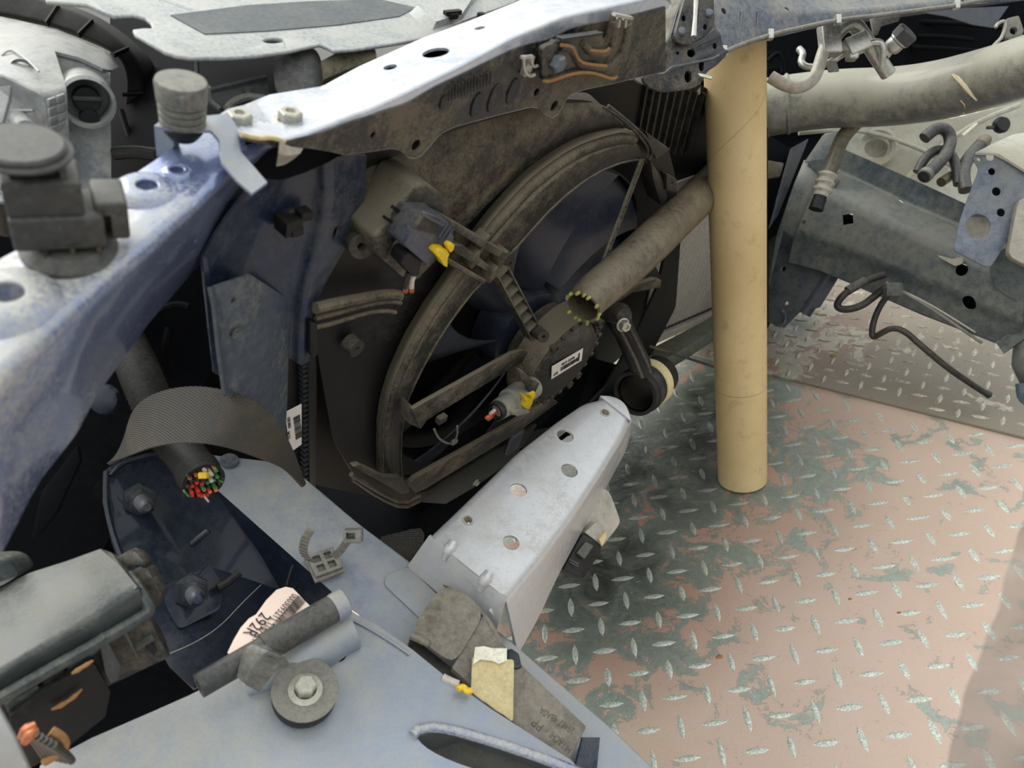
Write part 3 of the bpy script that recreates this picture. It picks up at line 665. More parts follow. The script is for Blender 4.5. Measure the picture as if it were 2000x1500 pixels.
# ladder struts
def ladder(p, q, w0, w1, n, t0, t1, name='ladder_strut', hh=.012):
    pa, qa = N(t0, p)[0], N(t1, q)[0]; ax = (qa - pa).normalized(); sd = ax.cross(NN).normalized(); b = MB()
    for s in (-1, 1): b.bar(pa + sd * s * w0 / 2, qa + sd * s * w1 / 2, .0014, NN, hh)
    for k in range(n + 1):
        f = k / n; c = pa.lerp(qa, f); w = w0 + (w1 - w0) * f; b.box(c, sd * w / 2, ax * .0008, NN * hh * .42)
    build(b, name, 'shroud', fs)
ladder((976, 528), (1042, 652), .0120, .0130, 7, .018, .040)
ladder((1254, 314), (1180, 510), .0060, .0060, 9, .010, .040, hh=.003)
# solid struts
def strut(p, q, w, t0, t1, h=.012): 
    b = MB(); pa, qa = N(t0, p)[0], N(t1, q)[0]; b.bar(pa, qa, w, NN, h); build(b, 'strut', 'shroud', fs, bevel=.001)
b = MB().plate(N(.034, (806, 800), (818, 792), (1000, 690), (1022, 684), (1044, 692), (1040, 704), (1012, 712), (832, 822), (822, 838)), .004); build(b, 'strut', 'shroud', fs, bevel=.0006)
b = MB().plate(N(.031, (800, 788), (834, 822), (822, 838), (800, 828)), .012); build(b, 'strut_foot', 'shroud', fs, bevel=.0008)
b = MB().plate(N(.026, (1160, 600), (1230, 560), (1280, 545), (1292, 548), (1290, 562), (1235, 572), (1170, 615)), .006); build(b, 'strut', 'shroud', fs, bevel=.0006)
b = MB().plate(N(.020, (1226, 520), (1278, 514), (1294, 548), (1284, 560), (1240, 566)), .004); build(b, 'side_bracket', 'plasticdk', fs, bevel=.0006)
# lower left corner and bottom rail
b = MB().plate(N(.026, (690, 912), (704, 908), (752, 932), (784, 932), (800, 948), (800, 962), (786, 966), (756, 948)), .006); build(b, 'corner_shelf', 'shroud', fs, bevel=.0006)
for k in range(2):
    b = MB(); b.tube(N(.022 - .006 * k, (686 + 4 * k, 926 + 10 * k), (742, 962 + 10 * k), (788, 984 + 9 * k), (820, 968 + 10 * k)), .0022, 8, sm=1); build(b, 'corner_rib', 'plastic', fs)
b = MB().plate(N(.022, (800, 946), (812, 934), (1000, 828), (1075, 780), (1090, 786), (1010, 846), (830, 956), (812, 964)), .006); build(b, 'bottom_rail', 'shroud', fs, bevel=.0008)
b = MB().plate(N(.012, (812, 964), (840, 958), (1050, 830), (1000, 900), (930, 950), (870, 985), (826, 982)), .006); build(b, 'bottom_skirt', 'plasticdk', fs, bevel=.001)
p = N(.022, (929, 942))[0]; hexbolt(p, NN, .0035, .004, 'bolt', 'zinc', fs, sock=False)
p = N(.020, (1004, 862))[0]
b = MB(); b.box(p, HH * .012, VV * .018, NN * .004); build(b, 'lower_vane', 'fan', fs, bevel=.005, bseg=4)
# left-hand stepped ribs (615..780, 570..640)
for k, (y0, y1, x1, m_) in enumerate(((602, 574, 780, .0042), (622, 588, 782, .0018), (640, 606, 772, .0018))):
    b = MB(); b.tube(N(.016 - .003 * k, (616, y0), (650, y0 - 8), (x1 - 60, y1 + 6), (x1 - 20, y1), (x1, y1 + 4)), m_, 10, sm=1); build(b, 'side_rib', 'shroud', fs)
b = MB().plate(N(.018, (606, 628), (620, 632), (624, 690), (612, 700), (606, 690)), .008); build(b, 'side_hook', 'plasticdk', fs, bevel=.001)
# bosses
def boss(px, py, r, t0, t1, px2, py2, m_='plastic', hole=True):
    a = N(t0, (px, py))[0]; c = N(t1, (px2, py2))[0]; ax = (c - a).normalized(); L = (c - a).length
    b = MB().lathe(a, ax, [(0, 0), (r * 1.05, 0), (r, L), (r * .32, L), (r * .32, L * .5), (0, L * .5)], 24); build(b, 'boss', m_, fs)
boss(690, 462, .0082, .004, .022, 706, 482, 'plastic'); boss(680, 668, .0070, .004, .014, 698, 682)
boss(1040, 640, .0060, .035, .055, 1062, 658)
b = MB().plate(N(.018, (985, 506), (1002, 494), (1008, 512), (998, 532), (988, 536)), .003, [circ(N(.018, (996, 516))[0], HH, VV, .0022, 10)]); build(b, 'ear', 'plastic', fs)

# rotating fan
FC = N(.056, (1112, 712))[0] - NN * .076
MC = FC + NN * .075                                       # motor cap centre
fan = MB(); RF = .186
for k in range(9):
    a0 = k * 2 * math.pi / 9 + .35; rows = []
    for i in range(9):
        r = .055 + (RF - .055) * i / 8; sw = .35 * (i / 8) ** 1.3; ch_ = .26 + .10 * (i / 8); row = []
        for j in range(7):
            a = a0 + sw + ch_ * (j / 6 - .5) * 2 * (.72); tw = (j / 6 - .5) * (.030 - .010 * i / 8)
            row.append(FC + (HH * math.cos(a) + VV * math.sin(a)) * r + NN * (tw + .004 * math.sin(j / 6 * math.pi)))
        rows.append(row)
    b = MB().grid(rows); build(b, 'blade', 'fan', fs, solid=.0022)
b = MB().lathe(FC, NN, [(0, .02), (.038, .02), (.048, .014), (.050, 0), (.050, -.02), (.0, -.02)], 40); build(b, 'hub', 'fan', fs)
b = MB().lathe(FC + NN * -.004, NN, [(RF, -.012), (RF + .002, -.012), (RF + .002, .012), (RF, .012)], 72); build(b, 'blade_rim', 'plasticdk', fs)
# motor mount ring, motor body and cap
RM = .053
MC = N(.056, (1112, 712))[0]
b = MB().lathe(MC, NN, [(RM + .003, -.034), (RM + .006, -.034), (RM + .005, -.012), (RM + .004, -.006), (RM - .004, -.006), (RM - .006, -.034)], 56); build(b, 'motor_ring', 'shroud', fs)
mo = build(MB().lathe(MC, NN, [(RM - .008, -.05), (RM - .004, -.010), (RM - .010, -.001), (RM - .016, .0015), (.02, .003), (0, .003)], 56), 'motor_cap', 'plastic', fs)
for k in range(24):
    a = k * 2 * math.pi / 24; c = MC + (HH * math.cos(a) + VV * math.sin(a)) * (RM + .001) - NN * .006
    rd = (HH * math.cos(a) + VV * math.sin(a)); tg = rd.cross(NN)
    if k in (3, 4, 9, 10, 15, 21): build(MB().lathe(c + NN * .003, NN, [(.0045, -.004), (.0045, .002), (.003, .002), (.003, -.003)], 16), 'bolt_eye', 'plastic', fs)
    else:
        b = MB().box(c, rd * .0024, tg * .0022, NN * .003); build(b, 'motor_tooth', 'plastic', fs, bevel=.0006)
# motor sticker with print
def onm(px, py, e): return P(px, py, (N0 + ((MC - C).dot(NN) - N0) + e) / ray(px, py).dot(NN))
lab = [onm(x, y, .0036) for x, y in ((1078, 716), (1139, 680), (1136, 704), (1077, 741))]
st = build(MB().plate(lab, .0003), 'motor_sticker', 'white', fs)
lx = (lab[1] - lab[0]); ly = (lab[3] - lab[0]); b = MB()
for k in range(18): b.box(lab[0] + lx * (.30 + k * .033) + ly * .62 + NN * .0003, lx * random.choice((.006, .011)), ly * .14, NN * .0002)
b.text('0K7 2290', lab[0] + lx * .3 + ly * .36 + NN * .0005, lx.normalized(), -ly.normalized(), .0055)
b.text('CE', lab[0] + lx * .05 + ly * .8 + NN * .0005, lx.normalized(), -ly.normalized(), .006)
b.box(lab[0] + lx * .87 + ly * .5 + NN * .0003, lx * .02, ly * .3, NN * .0002)
build(b, 'sticker_print', 'ink', st, kind='stuff')

# connector block on the upper left of the shroud
cb = [(762, 430), (812, 362), (838, 360), (868, 382), (870, 420), (842, 408), (824, 404), (800, 440), (770, 478), (758, 512), (736, 500), (729, 462)]
blk = build(MB().plate(N(.034, *cb), .034), 'connector_housing', 'shroud', fs, bevel=.003, bseg=3)
build(MB().plate(N(.036, (772, 404), (804, 426), (799, 432), (768, 410)), .003), 'housing_slot', 'plasticdk', blk)
build(MB().plate(N(.036, (755, 424), (784, 442), (780, 446), (752, 429)), .003), 'housing_slot', 'plasticdk', blk)
# two-bay shelf leading from it to the ring
def shelf(pts, t, th, nm='connector_shelf'): return build(MB().plate(N(t, *pts), th), nm, 'shroud', fs, bevel=.0006)
for seg_ in (((868, 424), (905, 445), (992, 496), (986, 510), (925, 474), (872, 440)), ((880, 478), (905, 480), (966, 526), (962, 536), (890, 494)), ((876, 505), (950, 548), (946, 556), (872, 514))):
    shelf(seg_, .028, .012)
shelf(((868, 426), (990, 502), (952, 552), (860, 498)), .014, .004, 'shelf_floor')
for x, y in ((938, 470), (920, 500), (975, 500), (955, 530)):
    p = N(.021, (x, y))[0]; build(MB().box(p, HH * .003 - VV * .002, VV * .006, NN * .006), 'shelf_web', 'shroud', fs, bevel=.0006)

# plugs
def plug_black():
    g = thing('wiring_plug', 'slate-black wiring plug with a yellow clip and cut copper wires, upper left of the fan', 'connector', N(.05, (840, 470))[0])
    build(MB().plate(N(.052, (826, 424), (866, 424), (878, 436), (888, 462), (886, 480), (868, 476), (846, 512), (836, 520), (790, 480), (798, 466), (806, 452)), .022), 'body', 'plugdk', g, bevel=.0016)
    build(MB().plate(N(.054, (812, 448), (832, 416), (862, 430), (848, 458)), .004), 'body_cover', 'shroud', g, bevel=.0008)
    for k in range(3): build(MB().bar(*N(.0545, (856 + 6 * k, 462 + 3 * k), (872 + 6 * k, 436 + 5 * k)), .0012, NN, .002), 'grip_rib', 'plugdk', g)
    build(MB().bar(*N(.0555, (824, 418), (866, 440)), .0018, NN, .002), 'latch_rib', 'plugdk', g, bevel=.0005)
    build(MB().plate(N(.048, (788, 502), (800, 492), (826, 510), (818, 540), (808, 542), (784, 516)), .012), 'wire_boot', 'plasticdk', g, bevel=.001)
    y = build(MB().plate(corners(N(.058, (848, 494), (856, 486), (872, 487), (878, 496), (874, 506), (874, 522), (868, 520), (862, 508)), .001), .006), 'yellow_clip', 'yellow', g, bevel=.0008)
    build(MB().plate(corners(N(.060, (874, 482), (880, 475), (888, 478), (886, 488), (880, 494)), .001), .004), 'clip_tongue', 'yellow', y, bevel=.0006)
    for dx, m_ in ((0, 'copper'), (12, 'wwhite')):
        w_ = build(MB().tube(N(.044, (798 + dx, 532), (792 + dx, 548), (791 + dx, 562)), .0019, 10, sm=1), 'cut_wire', 'wblack' if not dx else 'wwhite', g)
        for k in range(5): build(MB().tube(N(.044, (790 + dx + k * 1.6, 556), (788 + dx + k * 2, 570 + (k % 2) * 3)), .0004, 5, sm=0), 'strand', 'copper', w_)
plug_black()
def plug_grey():
    g = thing('wiring_plug', 'pale grey wiring plug with a yellow clip and cut red wires below the fan motor', 'connector', N(.07, (1000, 780))[0])
    a, c = N(.062, (974, 800))[0], N(.055, (1040, 756))[0]; ax = (c - a).normalized(); L = (c - a).length
    build(MB().lathe(a, ax, [(0, 0), (.010, 0), (.0105, L * .12), (.0105, L * .3), (.0135, L * .32), (.0145, L * .62), (.0115, L * .66), (.0115, L), (0, L)], 22), 'body', 'plug', g)
    build(MB().plate(N(.074, (1000, 806), (1030, 796), (1036, 806), (1010, 814)), .006), 'side_latch', 'plug', g, bevel=.0008)
    y = build(MB().plate(corners(N(.076, (1022, 772), (1034, 778), (1042, 774), (1040, 788), (1034, 800), (1024, 796), (1028, 786)), .001), .006), 'yellow_clip', 'yellow', g, bevel=.0008)
    build(MB().plate(corners(N(.078, (1036, 772), (1046, 766), (1046, 774), (1040, 780)), .001), .003), 'clip_tongue', 'yellow', y)
    build(MB().plate(corners(N(.066, (1014, 722), (1024, 726), (1040, 744), (1054, 748), (1046, 766), (1036, 776), (1030, 756), (1018, 742)), .002), .004), 'holder', 'shroud', g, bevel=.001)
    r_ = a - ax * .003
    build(MB().lathe(r_ - ax * .004, ax, [(.0085, 0), (.0095, .002), (.0095, .006), (.007, .007), (.007, 0)], 20), 'wire_collar', 'wblack', g)
    for k, m_ in enumerate(('wred', 'copper', 'worange', 'wwhite')):
        t = r_ - ax * .006 + HH * .004 * math.cos(k * 1.6) + VV * .004 * math.sin(k * 1.6)
        build(MB().tube([t, t - ax * .007 + VV * .001], .0017, 8, sm=0), 'cut_wire', m_, g)
plug_grey()
# zip tie hanging from the strut
g = thing('zip_tie', 'grey zip tie hanging below the long fan strut', 'cable tie', N(.036, (870, 850))[0])
build(MB().tube(N(.036, (848, 838), (856, 856), (872, 866), (886, 866), (894, 848), (893, 832)), .0011, 8, sm=2), 'strap', 'rubbergrey', g)
build(MB().box(N(.037, (887, 863))[0], HH * .0035, VV * .0025, NN * .002), 'lock', 'rubbergrey', g, bevel=.0006)
build(MB().box(N(.037, (862, 818))[0], HH * .005, VV * .004, NN * .003), 'mount', 'plastic', g, bevel=.0008)

# ================================================================ LOWER HOSE, ELBOW, CLAMP
hs = thing('radiator_hose', 'cut grey-brown rubber hose ending open over the fan motor', 'hose', P(1200, 560, .7))
hp = [(1138, 600, .660), (1152, 580, .668), (1200, 540, .71), (1258, 488, .78), (1320, 428, .88), (1385, 366, .985), (1436, 316, 1.05)]
pts = smooth(Q(*hp), 2); n = len(pts); rr = [.0165 + .009 * i / n for i in range(n)]
b = MB().tube(pts, rr, 26, cap=False, sm=0)
inner = MB().tube(pts, [r - .0025 for r in rr], 26, cap=False, sm=0)
k0 = len(b.v); b.add(inner.v, [f[::-1] for f in inner.f]); 
for k in range(26): b.f.append((k, (k + 1) % 26, k0 + (k + 1) % 26, k0 + k))
build(b, 'hose_wall', 'hose', hs, ang=50)
e0 = pts[0]; ax = (pts[1] - pts[0]).normalized(); u, w = ortho(ax)
for k in range(16):
    a = k * 2 * math.pi / 16 + random.uniform(-.15, .15); c = e0 + (u * math.cos(a) + w * math.sin(a)) * 0.0158
    if random.random() < .2: continue
    b = MB().tube([c, c - ax * random.uniform(.002, .005) + (u * random.uniform(-1, 1) + w * random.uniform(-1, 1)) * .0012], [.0019, .0012], 6, sm=0); build(b, 'frayed_edge', 'greenish', hs)
el = thing('hose_elbow', 'open black rubber elbow pipe with a tan clamp on the floor side of the fan', 'pipe', P(1250, 770, 1.0))
a, c = P(1240, 770, .93), P(1296, 726, .99); ax = (c - a).normalized()
build(MB().lathe(a, ax, [(.024, .004), (.024, .0), (.0285, 0), (.0285, .05), (.0255, .052), (.0255, .07), (.022, .07), (.022, .004)], 36), 'pipe_wall', 'plasticdk', el)
build(MB().lathe(a + ax * .030, ax, [(.0288, 0), (.0305, .001), (.0305, .015), (.0288, .016)], 36), 'clamp_band', 'tape', el)
build(MB().lathe(a + ax * .012, ax, [(.0288, 0), (.0298, .001), (.0298, .009), (.0288, .010)], 36), 'clamp_band', 'studdk', el)
br = thing('hose_bracket', 'black ribbed plastic arm with a bolt right of the fan motor', 'bracket', P(1230, 690, .9))
build(MB().plate(corners(Q((1190, 612, .86), (1206, 588, .86), (1230, 596, .86), (1236, 632, .87), (1272, 706, .90), (1274, 732, .90), (1254, 742, .895), (1238, 720, .89), (1212, 660, .87), (1196, 640, .86)), .006), .014), 'arm', 'plasticdk', br, bevel=.002)
for q_ in (((1208, 640, .853), (1240, 700, .873), (1254, 738, .882)), ((1226, 634, .853), (1256, 692, .878), (1270, 728, .886))):
    build(MB().tube(Q(*q_), .0022, 8), 'rib', 'plastic', br)
q_ = P(1216, 634, .846); hexbolt(q_, (-F * .6 + R * .3 - U * .3), .0062, .009, 'bolt', 'zinc', br, 1.3)
build(MB().lathe(P(1208, 614, .86), (-F * .6 + R * .3 - U * .2), [(0, .012), (.010, .012), (.012, .004), (.013, -.01)], 24), 'boss', 'plastic', br)

# ================================================================ LEFT UPPER RAIL (apron), near the camera
ar = thing('upper_apron_rail', 'long glossy blue upper rail running from the left edge to the crossmember', 'car body rail', P(250, 550, .35))
LV = .215
af = [(-120, 566), (0, 506), (52, 478), (110, 440), (178, 394), (224, 366), (297, 317), (345, 283), (385, 252), (446, 212), (500, 200)]
arid = [(-160, 860), (0, 744), (50, 695), (105, 646), (150, 604), (206, 556), (255, 514), (301, 478), (350, 434), (395, 396), (436, 356), (476, 318), (520, 286), (552, 276)]
alo = [(-160, 1300), (-60, 1180), (0, 1086), (30, 1030), (56, 978), (80, 936), (130, 872), (150, 846), (190, 770), (240, 702), (290, 632), (330, 586), (390, 516), (440, 440), (480, 398), (512, 366), (540, 340), (556, 300)]
def azr(p):  # depth follows the level of the rail top, which climbs a little to meet the crossmember
    f = max(0, min(1, (p[0] + 100) / 650)); return P(p[0], p[1], vz(p[0], p[1], LV - .016 * f))
topf = [azr(p) for p in af]; rg = resample([azr(p) for p in arid], 70); tf = resample(topf, 70)
low = resample([P(x, y, vz(min(x + 40, 560), max(y - 150, 280), LV) * 1.0 + .045 + .02 * (1 - max(0, min(1, x / 500)))) for x, y in alo], 70)
mids = [a.lerp(c, .5) + (UP * .0 + (C - a).normalized() * .003) for a, c in zip(rg, low)]
b = MB().grid([tf, [a.lerp(c, .5) for a, c in zip(tf, rg)], rg, mids, low])
rail = build(b, 'rail_sheet', 'blue', ar, solid=.0014, fold=.007, holes=[(383, 470, 7), (344, 334, 12), (288, 364, 13), (20, 572, 26)])
def pad(px, py, r, h, nm='pressed_pad', hr=.3):
    o = P(px, py, vz(px, py, LV - .004 * 0)) ; f = max(0, min(1, (px + 100) / 650)); o = P(px, py, vz(px, py, LV - .016 * f)) - UP * .0005
    build(MB().lathe(o, UP, [(r, 0), (r * .93, h * .25), (r * .78, h * .8), (r * .66, h), (r * hr * 1.1, h), (r * hr, h * .9), (r * hr, -.004)], 40), nm, 'blue', ar)
pad(288, 372, .0150, .0035); pad(346, 338, .0075, .0025, 'pressed_pad', .42); pad(18, 590, .0205, .0055, hr=.28)
# arched bracket carrying the bump stop
hb = thing('bump_stop_bracket', 'arched blue-grey steel bracket standing on the apron rail under the rubber bump stop', 'bracket', P(400, 300, .40))
e1 = V(.190, (302, 246), (330, 250), (385, 254), (412, 254)) + V(.192, (428, 272)) + Q((434, 318, .352), (462, 352, .350), (492, 378, .348))
e2 = V(.190, (312, 236), (345, 234), (400, 226), (447, 222)) + V(.192, (462, 246)) + Q((470, 296, .362), (500, 330, .358), (522, 356, .356))
build(MB().grid([resample(e1, 40), resample(e2, 40)]), 'bracket_strap', 'bluemat', hb, solid=.0016, fold=.002, holes=[(424, 284, 4)])
build(MB().grid([Q((301, 245, .358), (303, 275, .362), (306, 306, .366)), Q((334, 255, .356), (340, 284, .362), (332, 300, .366)), Q((352, 256, .358), (350, 288, .368), (344, 296, .37))]), 'bracket_leg', 'bluemat', hb, solid=.0015)
# rubber bump stop
bo = P(357, 238, .356); K_ = .86
bs = thing('rubber_bump_stop', 'grey rubber bump stop with ribbed base standing on the arched bracket', 'bump stop', bo)
build(MB().lathe(bo, UP, [(r * K_, h * K_) for r, h in [(0, 0), (.0118, 0), (.0118, .0022), (.0105, .0028), (.0105, .0034), (.0120, .0040), (.0120, .0062), (.0106, .0068), (.0106, .0074), (.0122, .008), (.0122, .0100), (.0108, .0106), (.0108, .0112), (.0126, .0118), (.0133, .0215), (.0126, .0232), (.010, .0236), (0, .0236)]], 44), 'rubber_body', 'rubbergrey', bs)
nf_ = (C - bo); nf_ = (nf_ - UP * nf_.dot(UP)).normalized(); sf_ = UP.cross(nf_).normalized()
if sf_.dot(R) < 0: sf_ = -sf_
build(MB().box(bo + nf_ * .0112 + UP * .0145, sf_ * .0010, UP * .0034, nf_ * .0010), 'moulded_rib', 'rubbergrey', bs, bevel=.0004)
build(MB().box(bo + sf_ * .0110 + UP * .0150, sf_ * .0012, UP * .0034, nf_ * .0010), 'moulded_rib', 'rubbergrey', bs, bevel=.0004)
build(MB().lathe(bo - UP * .004, UP, [(0, -.004), (.006, -.004), (.009, 0), (0, 0)], 24), 'stem', 'plasticdk', bs)

# near plastic stop on the rail
so_ = P(142, 488, vz(142, 488, LV - .006))
hr = (HH * .92 - NN * .39).normalized(); hn = hr.cross(UP).normalized()
if hn.dot(C - so_) < 0: hn = -hn
ps = thing('plastic_hood_stop', 'black plastic hood stop with round disc head on the near blue rail', 'hood stop', so_)
rr_ = R; nn_ = (C - so_); nn_ = (nn_ - UP * nn_.dot(UP)).normalized(); rr_ = UP.cross(nn_).normalized()
if rr_.dot(R) < 0: rr_ = -rr_
build(MB().lathe(so_, UP, [(0, 0), (.0185, 0), (.0185, .0012), (.0165, .0022), (.015, .0026), (.013, .0046), (0, .0046)], 44), 'base_gasket', 'rubber', ps)
build(MB().lathe(so_, UP, [(.006, .004), (.009, .009), (.011, .010), (0, .010)], 30), 'stem', 'plasticdk', ps)
for k in (-1, 0, 1): build(MB().box(so_ + rr_ * .009 * k + nn_ * .007 + UP * .0055, rr_ * .0008, nn_ * .003, UP * .003), 'stem_web', 'plastic', ps)
c_ = so_ + UP * .0145 - rr_ * .0035
build(MB().box(c_, rr_ * .0155, nn_ * .0105, UP * .0072), 'lower_block', 'rubber', ps, bevel=.0016, bseg=3)
b = MB().box(so_ + UP * .017 + rr_ * .0150 - nn_ * .002, rr_ * .0058, nn_ * .009, UP * .0085)
build(b, 'side_clip', 'rubber', ps, bevel=.0014, bseg=3, cutters=MB().box(so_ + UP * .0145 + rr_ * .0120 + nn_ * .006, rr_ * .0026, nn_ * .006, UP * .0055))
c_ = so_ + UP * .0285 - rr_ * .0065
build(MB().box(c_, rr_ * .0125, nn_ * .009, UP * .0072), 'upper_block', 'rubber', ps, bevel=.0012, bseg=3)
build(MB().box(so_ + UP * .0385 - rr_ * .0085, rr_ * .0075, nn_ * .006, UP * .0035), 'neck', 'plasticdk', ps, bevel=.001)
build(MB().box(so_ + UP * .0385 + rr_ * .0010, rr_ * .001, nn_ * .007, UP * .0035), 'neck_web', 'rubber', ps)
hd = so_ + UP * .0425 - rr_ * .0105
build(MB().lathe(hd, UP, [(0, 0), (.0138, 0), (.0160, .0006), (.0160, .0016), (.0142, .0022), (.0142, .0034), (.0132, .0044), (0, .0044)], 56), 'disc_head', 'rubber', ps)
# perforated vent disc behind it, at the left edge
vc = P(6, 345, .40); va = (C - vc).normalized() * .6 + UP * .8
g = thing('vent_cap', 'pale perforated round cap at the left edge behind the plastic hood stop', 'cap', vc)
va.normalize(); u_, w_ = ortho(va)
hl = []
for r_, n_ in ((.0115, 9), (.0068, 6)):
    for k in range(n_):
        a0 = 2 * math.pi * k / n_; hl.append([vc + (u_ * math.cos(a0 + da) + w_ * math.sin(a0 + da)) * (r_ + dr) for da, dr in ((-.22, -.0015), (.22, -.0015), (.2, .0018), (-.2, .0018))])
build(MB().plate(circ(vc, u_, w_, .0150, 40), .003, hl, nrm=va), 'cap_grille', 'lamp', g)
build(MB().lathe(vc - va * .003, va, [(0, -.03), (.0168, -.03), (.0165, 0), (0, 0)], 36), 'cap_body', 'plasticdk', g)

# ================================================================ HEADLAMP (back side)
hl_ = thing('headlamp', 'headlamp seen from behind with grey dusty housing, bulb socket and black curved rim', 'headlamp', P(150, 250, .5))
def facets(vd, fc, name, m_, parent, th=.002, **k):
    ks = list(vd); mb = MB(); mb.v = [P(*vd[q]) for q in ks]; mb.f = [tuple(ks.index(c) for c in f) for f in fc]
    return build(mb, name, m_, parent, solid=th, fold=k.pop('fold', .0025), **k)
vd = dict(a=(-60, 20, .50), b=(30, 38, .505), c=(110, 56, .51), d=(170, 82, .515), e=(213, 100, .52), f=(232, 130, .52),
          g=(-60, 96, .455), h=(30, 98, .458), i=(107, 100, .462), j=(155, 112, .470), k=(215, 140, .475),
          l=(217, 300, .48), m=(217, 400, .49), n=(155, 400, .48), o=(130, 172, .440), p=(83, 187, .428), q=(0, 148, .424), r=(-60, 140, .42),
          s=(136, 285, .455), t=(92, 275, .443), u=(80, 215, .443), v=(0, 172, .440), w=(-60, 165, .44), x=(92, 400, .46), y=(0, 400, .46), z=(-60, 400, .46), aa=(0, 250, .455), ab=(-60, 250, .455), ac=(82, 272, .455))
fc = [('a', 'g', 'h', 'b'), ('b', 'h', 'i', 'c'), ('c', 'i', 'j', 'd'), ('d', 'j', 'k', 'e'), ('e', 'k', 'f'),
      ('g', 'r', 'q', 'h'), ('h', 'q', 'p', 'i'), ('i', 'p', 'o'), ('p', 't', 's', 'o'), ('r', 'w', 'v', 'q'), ('q', 'v', 'u', 'p'), ('p', 'u', 't'),
      ('v', 'aa', 'ac', 'u'), ('w', 'ab', 'aa', 'v'), ('u', 'ac', 't'), ('ab', 'z', 'y', 'aa'), ('aa', 'y', 'x', 'ac'), ('ac', 'x', 't'), ('t', 'x', 'n', 's')]
facets(vd, fc, 'housing', 'lamp', hl_, fold=.004)
vd2 = dict(i=(107, 100, .466), j=(155, 112, .474), k=(215, 140, .479), l=(217, 300, .484), m=(217, 400, .49), n=(130, 400, .485), o=(130, 172, .462), s=(134, 285, .470))
facets(vd2, [('i', 'o', 'j'), ('j', 'o', 'k'), ('o', 's', 'l', 'k'), ('s', 'n', 'm', 'l')], 'housing_side', 'lamp', hl_)
# grid of pads on the near corner face
pa, pb, pc = P(90, 192, .4265), P(128, 178, .4385), P(96, 268, .4405)
ux, uy = (pb - pa), (pc - pa)
for r_ in range(4):
    for c_ in range(2):
        q = pa + ux * (.24 + .46 * c_) + uy * (.13 + .24 * r_); nn = ux.cross(uy).normalized(); nn = nn if nn.dot(C - q) > 0 else -nn
        build(MB().box(q + nn * .0003, ux * .19, uy * .10, nn * .0006), 'date_pad', 'lamp', hl_, bevel=.0003)
b = MB().lathe(P(42, 133, .444), (C - P(42, 133, .444)).normalized() * .5 + UP * .6, [(.0055, -.002), (.0062, .0006), (.0055, .001)], 24); build(b, 'moulded_ring', 'lamp', hl_)
b = MB().tube(Q((4, 108, .449), (14, 99, .452), (30, 100, .455), (55, 118, .446), (76, 140, .438)), .0006, 6); build(b, 'moulded_line', 'lamp', hl_)
# socket barrel and bulb cap
bc = P(172, 200, .452); ba = (P(172, 200, .40) - P(150, 150, .47)).normalized()
build(MB().lathe(bc - ba * .03, ba, [(.0155, 0), (.0150, .03), (.0130, .031), (.0125, .005), (0, .004)], 48), 'socket_barrel', 'lamp', hl_)
cp = bc - ba * .010
build(MB().lathe(cp - ba * .004, ba, [(0, .006), (.0070, .006), (.0078, .004), (.0078, 0)], 40), 'bulb_cap', 'plasticdk', hl_)
uu = (UP - ba * UP.dot(ba)).normalized(); ss = ba.cross(uu)
build(MB().box(cp + uu * .001 + ba * .0025, ss * .0075, uu * .0012, ba * .0012), 'cap_bar', 'rubber', hl_, bevel=.0004)
build(MB().lathe(cp - uu * .0105, ba, [(0, .004), (.0052, .004), (.0055, .002), (.0055, -.002)], 28), 'cap_plug', 'plasticdk', hl_)
# small pipe and steel tab
a, c = P(38, 232, .440), P(58, 262, .418)
build(MB().lathe(a, (c - a).normalized(), [(.0052, 0), (.0050, .024), (.0030, .0245), (.0028, .010), (0, .010)], 24), 'vent_pipe', 'lamp', hl_)
build(MB().plate(Q((-6, 170, .40), (14, 172, .40), (20, 168, .395), (18, 190, .40), (4, 240, .40), (-10, 240, .40)), .002), 'edge_tab', 'lamp', hl_, bevel=.0005)
build(MB().bar(*Q((22, 216, .438), (66, 216, .436)), .0012, F, .002), 'moulded_ledge', 'lamp', hl_)
# black rim
ro = smooth(Q((-60, -30, .50), (40, -14, .51), (100, 6, .515), (160, 28, .52), (205, 56, .525), (242, 86, .53), (266, 110, .535), (280, 150, .54), (282, 190, .545), (274, 222, .55), (262, 250, .55), (245, 285, .55)), 1)
ri = smooth(Q((-60, 22, .50), (40, 36, .505), (108, 52, .51), (160, 72, .515), (205, 92, .52), (228, 112, .525), (240, 135, .53), (243, 165, .535), (240, 190, .54), (238, 218, .545), (234, 246, .55), (226, 280, .55)), 1)
ro = resample(ro, 40); ri = resample(ri, 40)
rf = [p + (p - P(60, 250, .52)).normalized() * .006 + F * .012 for p in ro]
build(MB().grid([rf, ro, [a.lerp(c, .9) for a, c in zip(ro, ri)], [p + F * .006 for p in ri]]), 'rim', 'plasticdk', hl_, solid=.0016, fold=.002)
for k in (12, 17, 23, 30, 34): build(MB().bar(ro[k] - F * .001, ri[k] - F * .001, .0012, F, .004), 'rim_rib', 'plasticdk', hl_)
build(MB().tube(Q((236, 215, .53), (250, 260, .53), (262, 300, .53)), .002, 8), 'lower_stay', 'plasticdk', hl_)
for a in ((228, 60, 236, 120, .52), (234, 250, 300, 215, .53)):
    pass
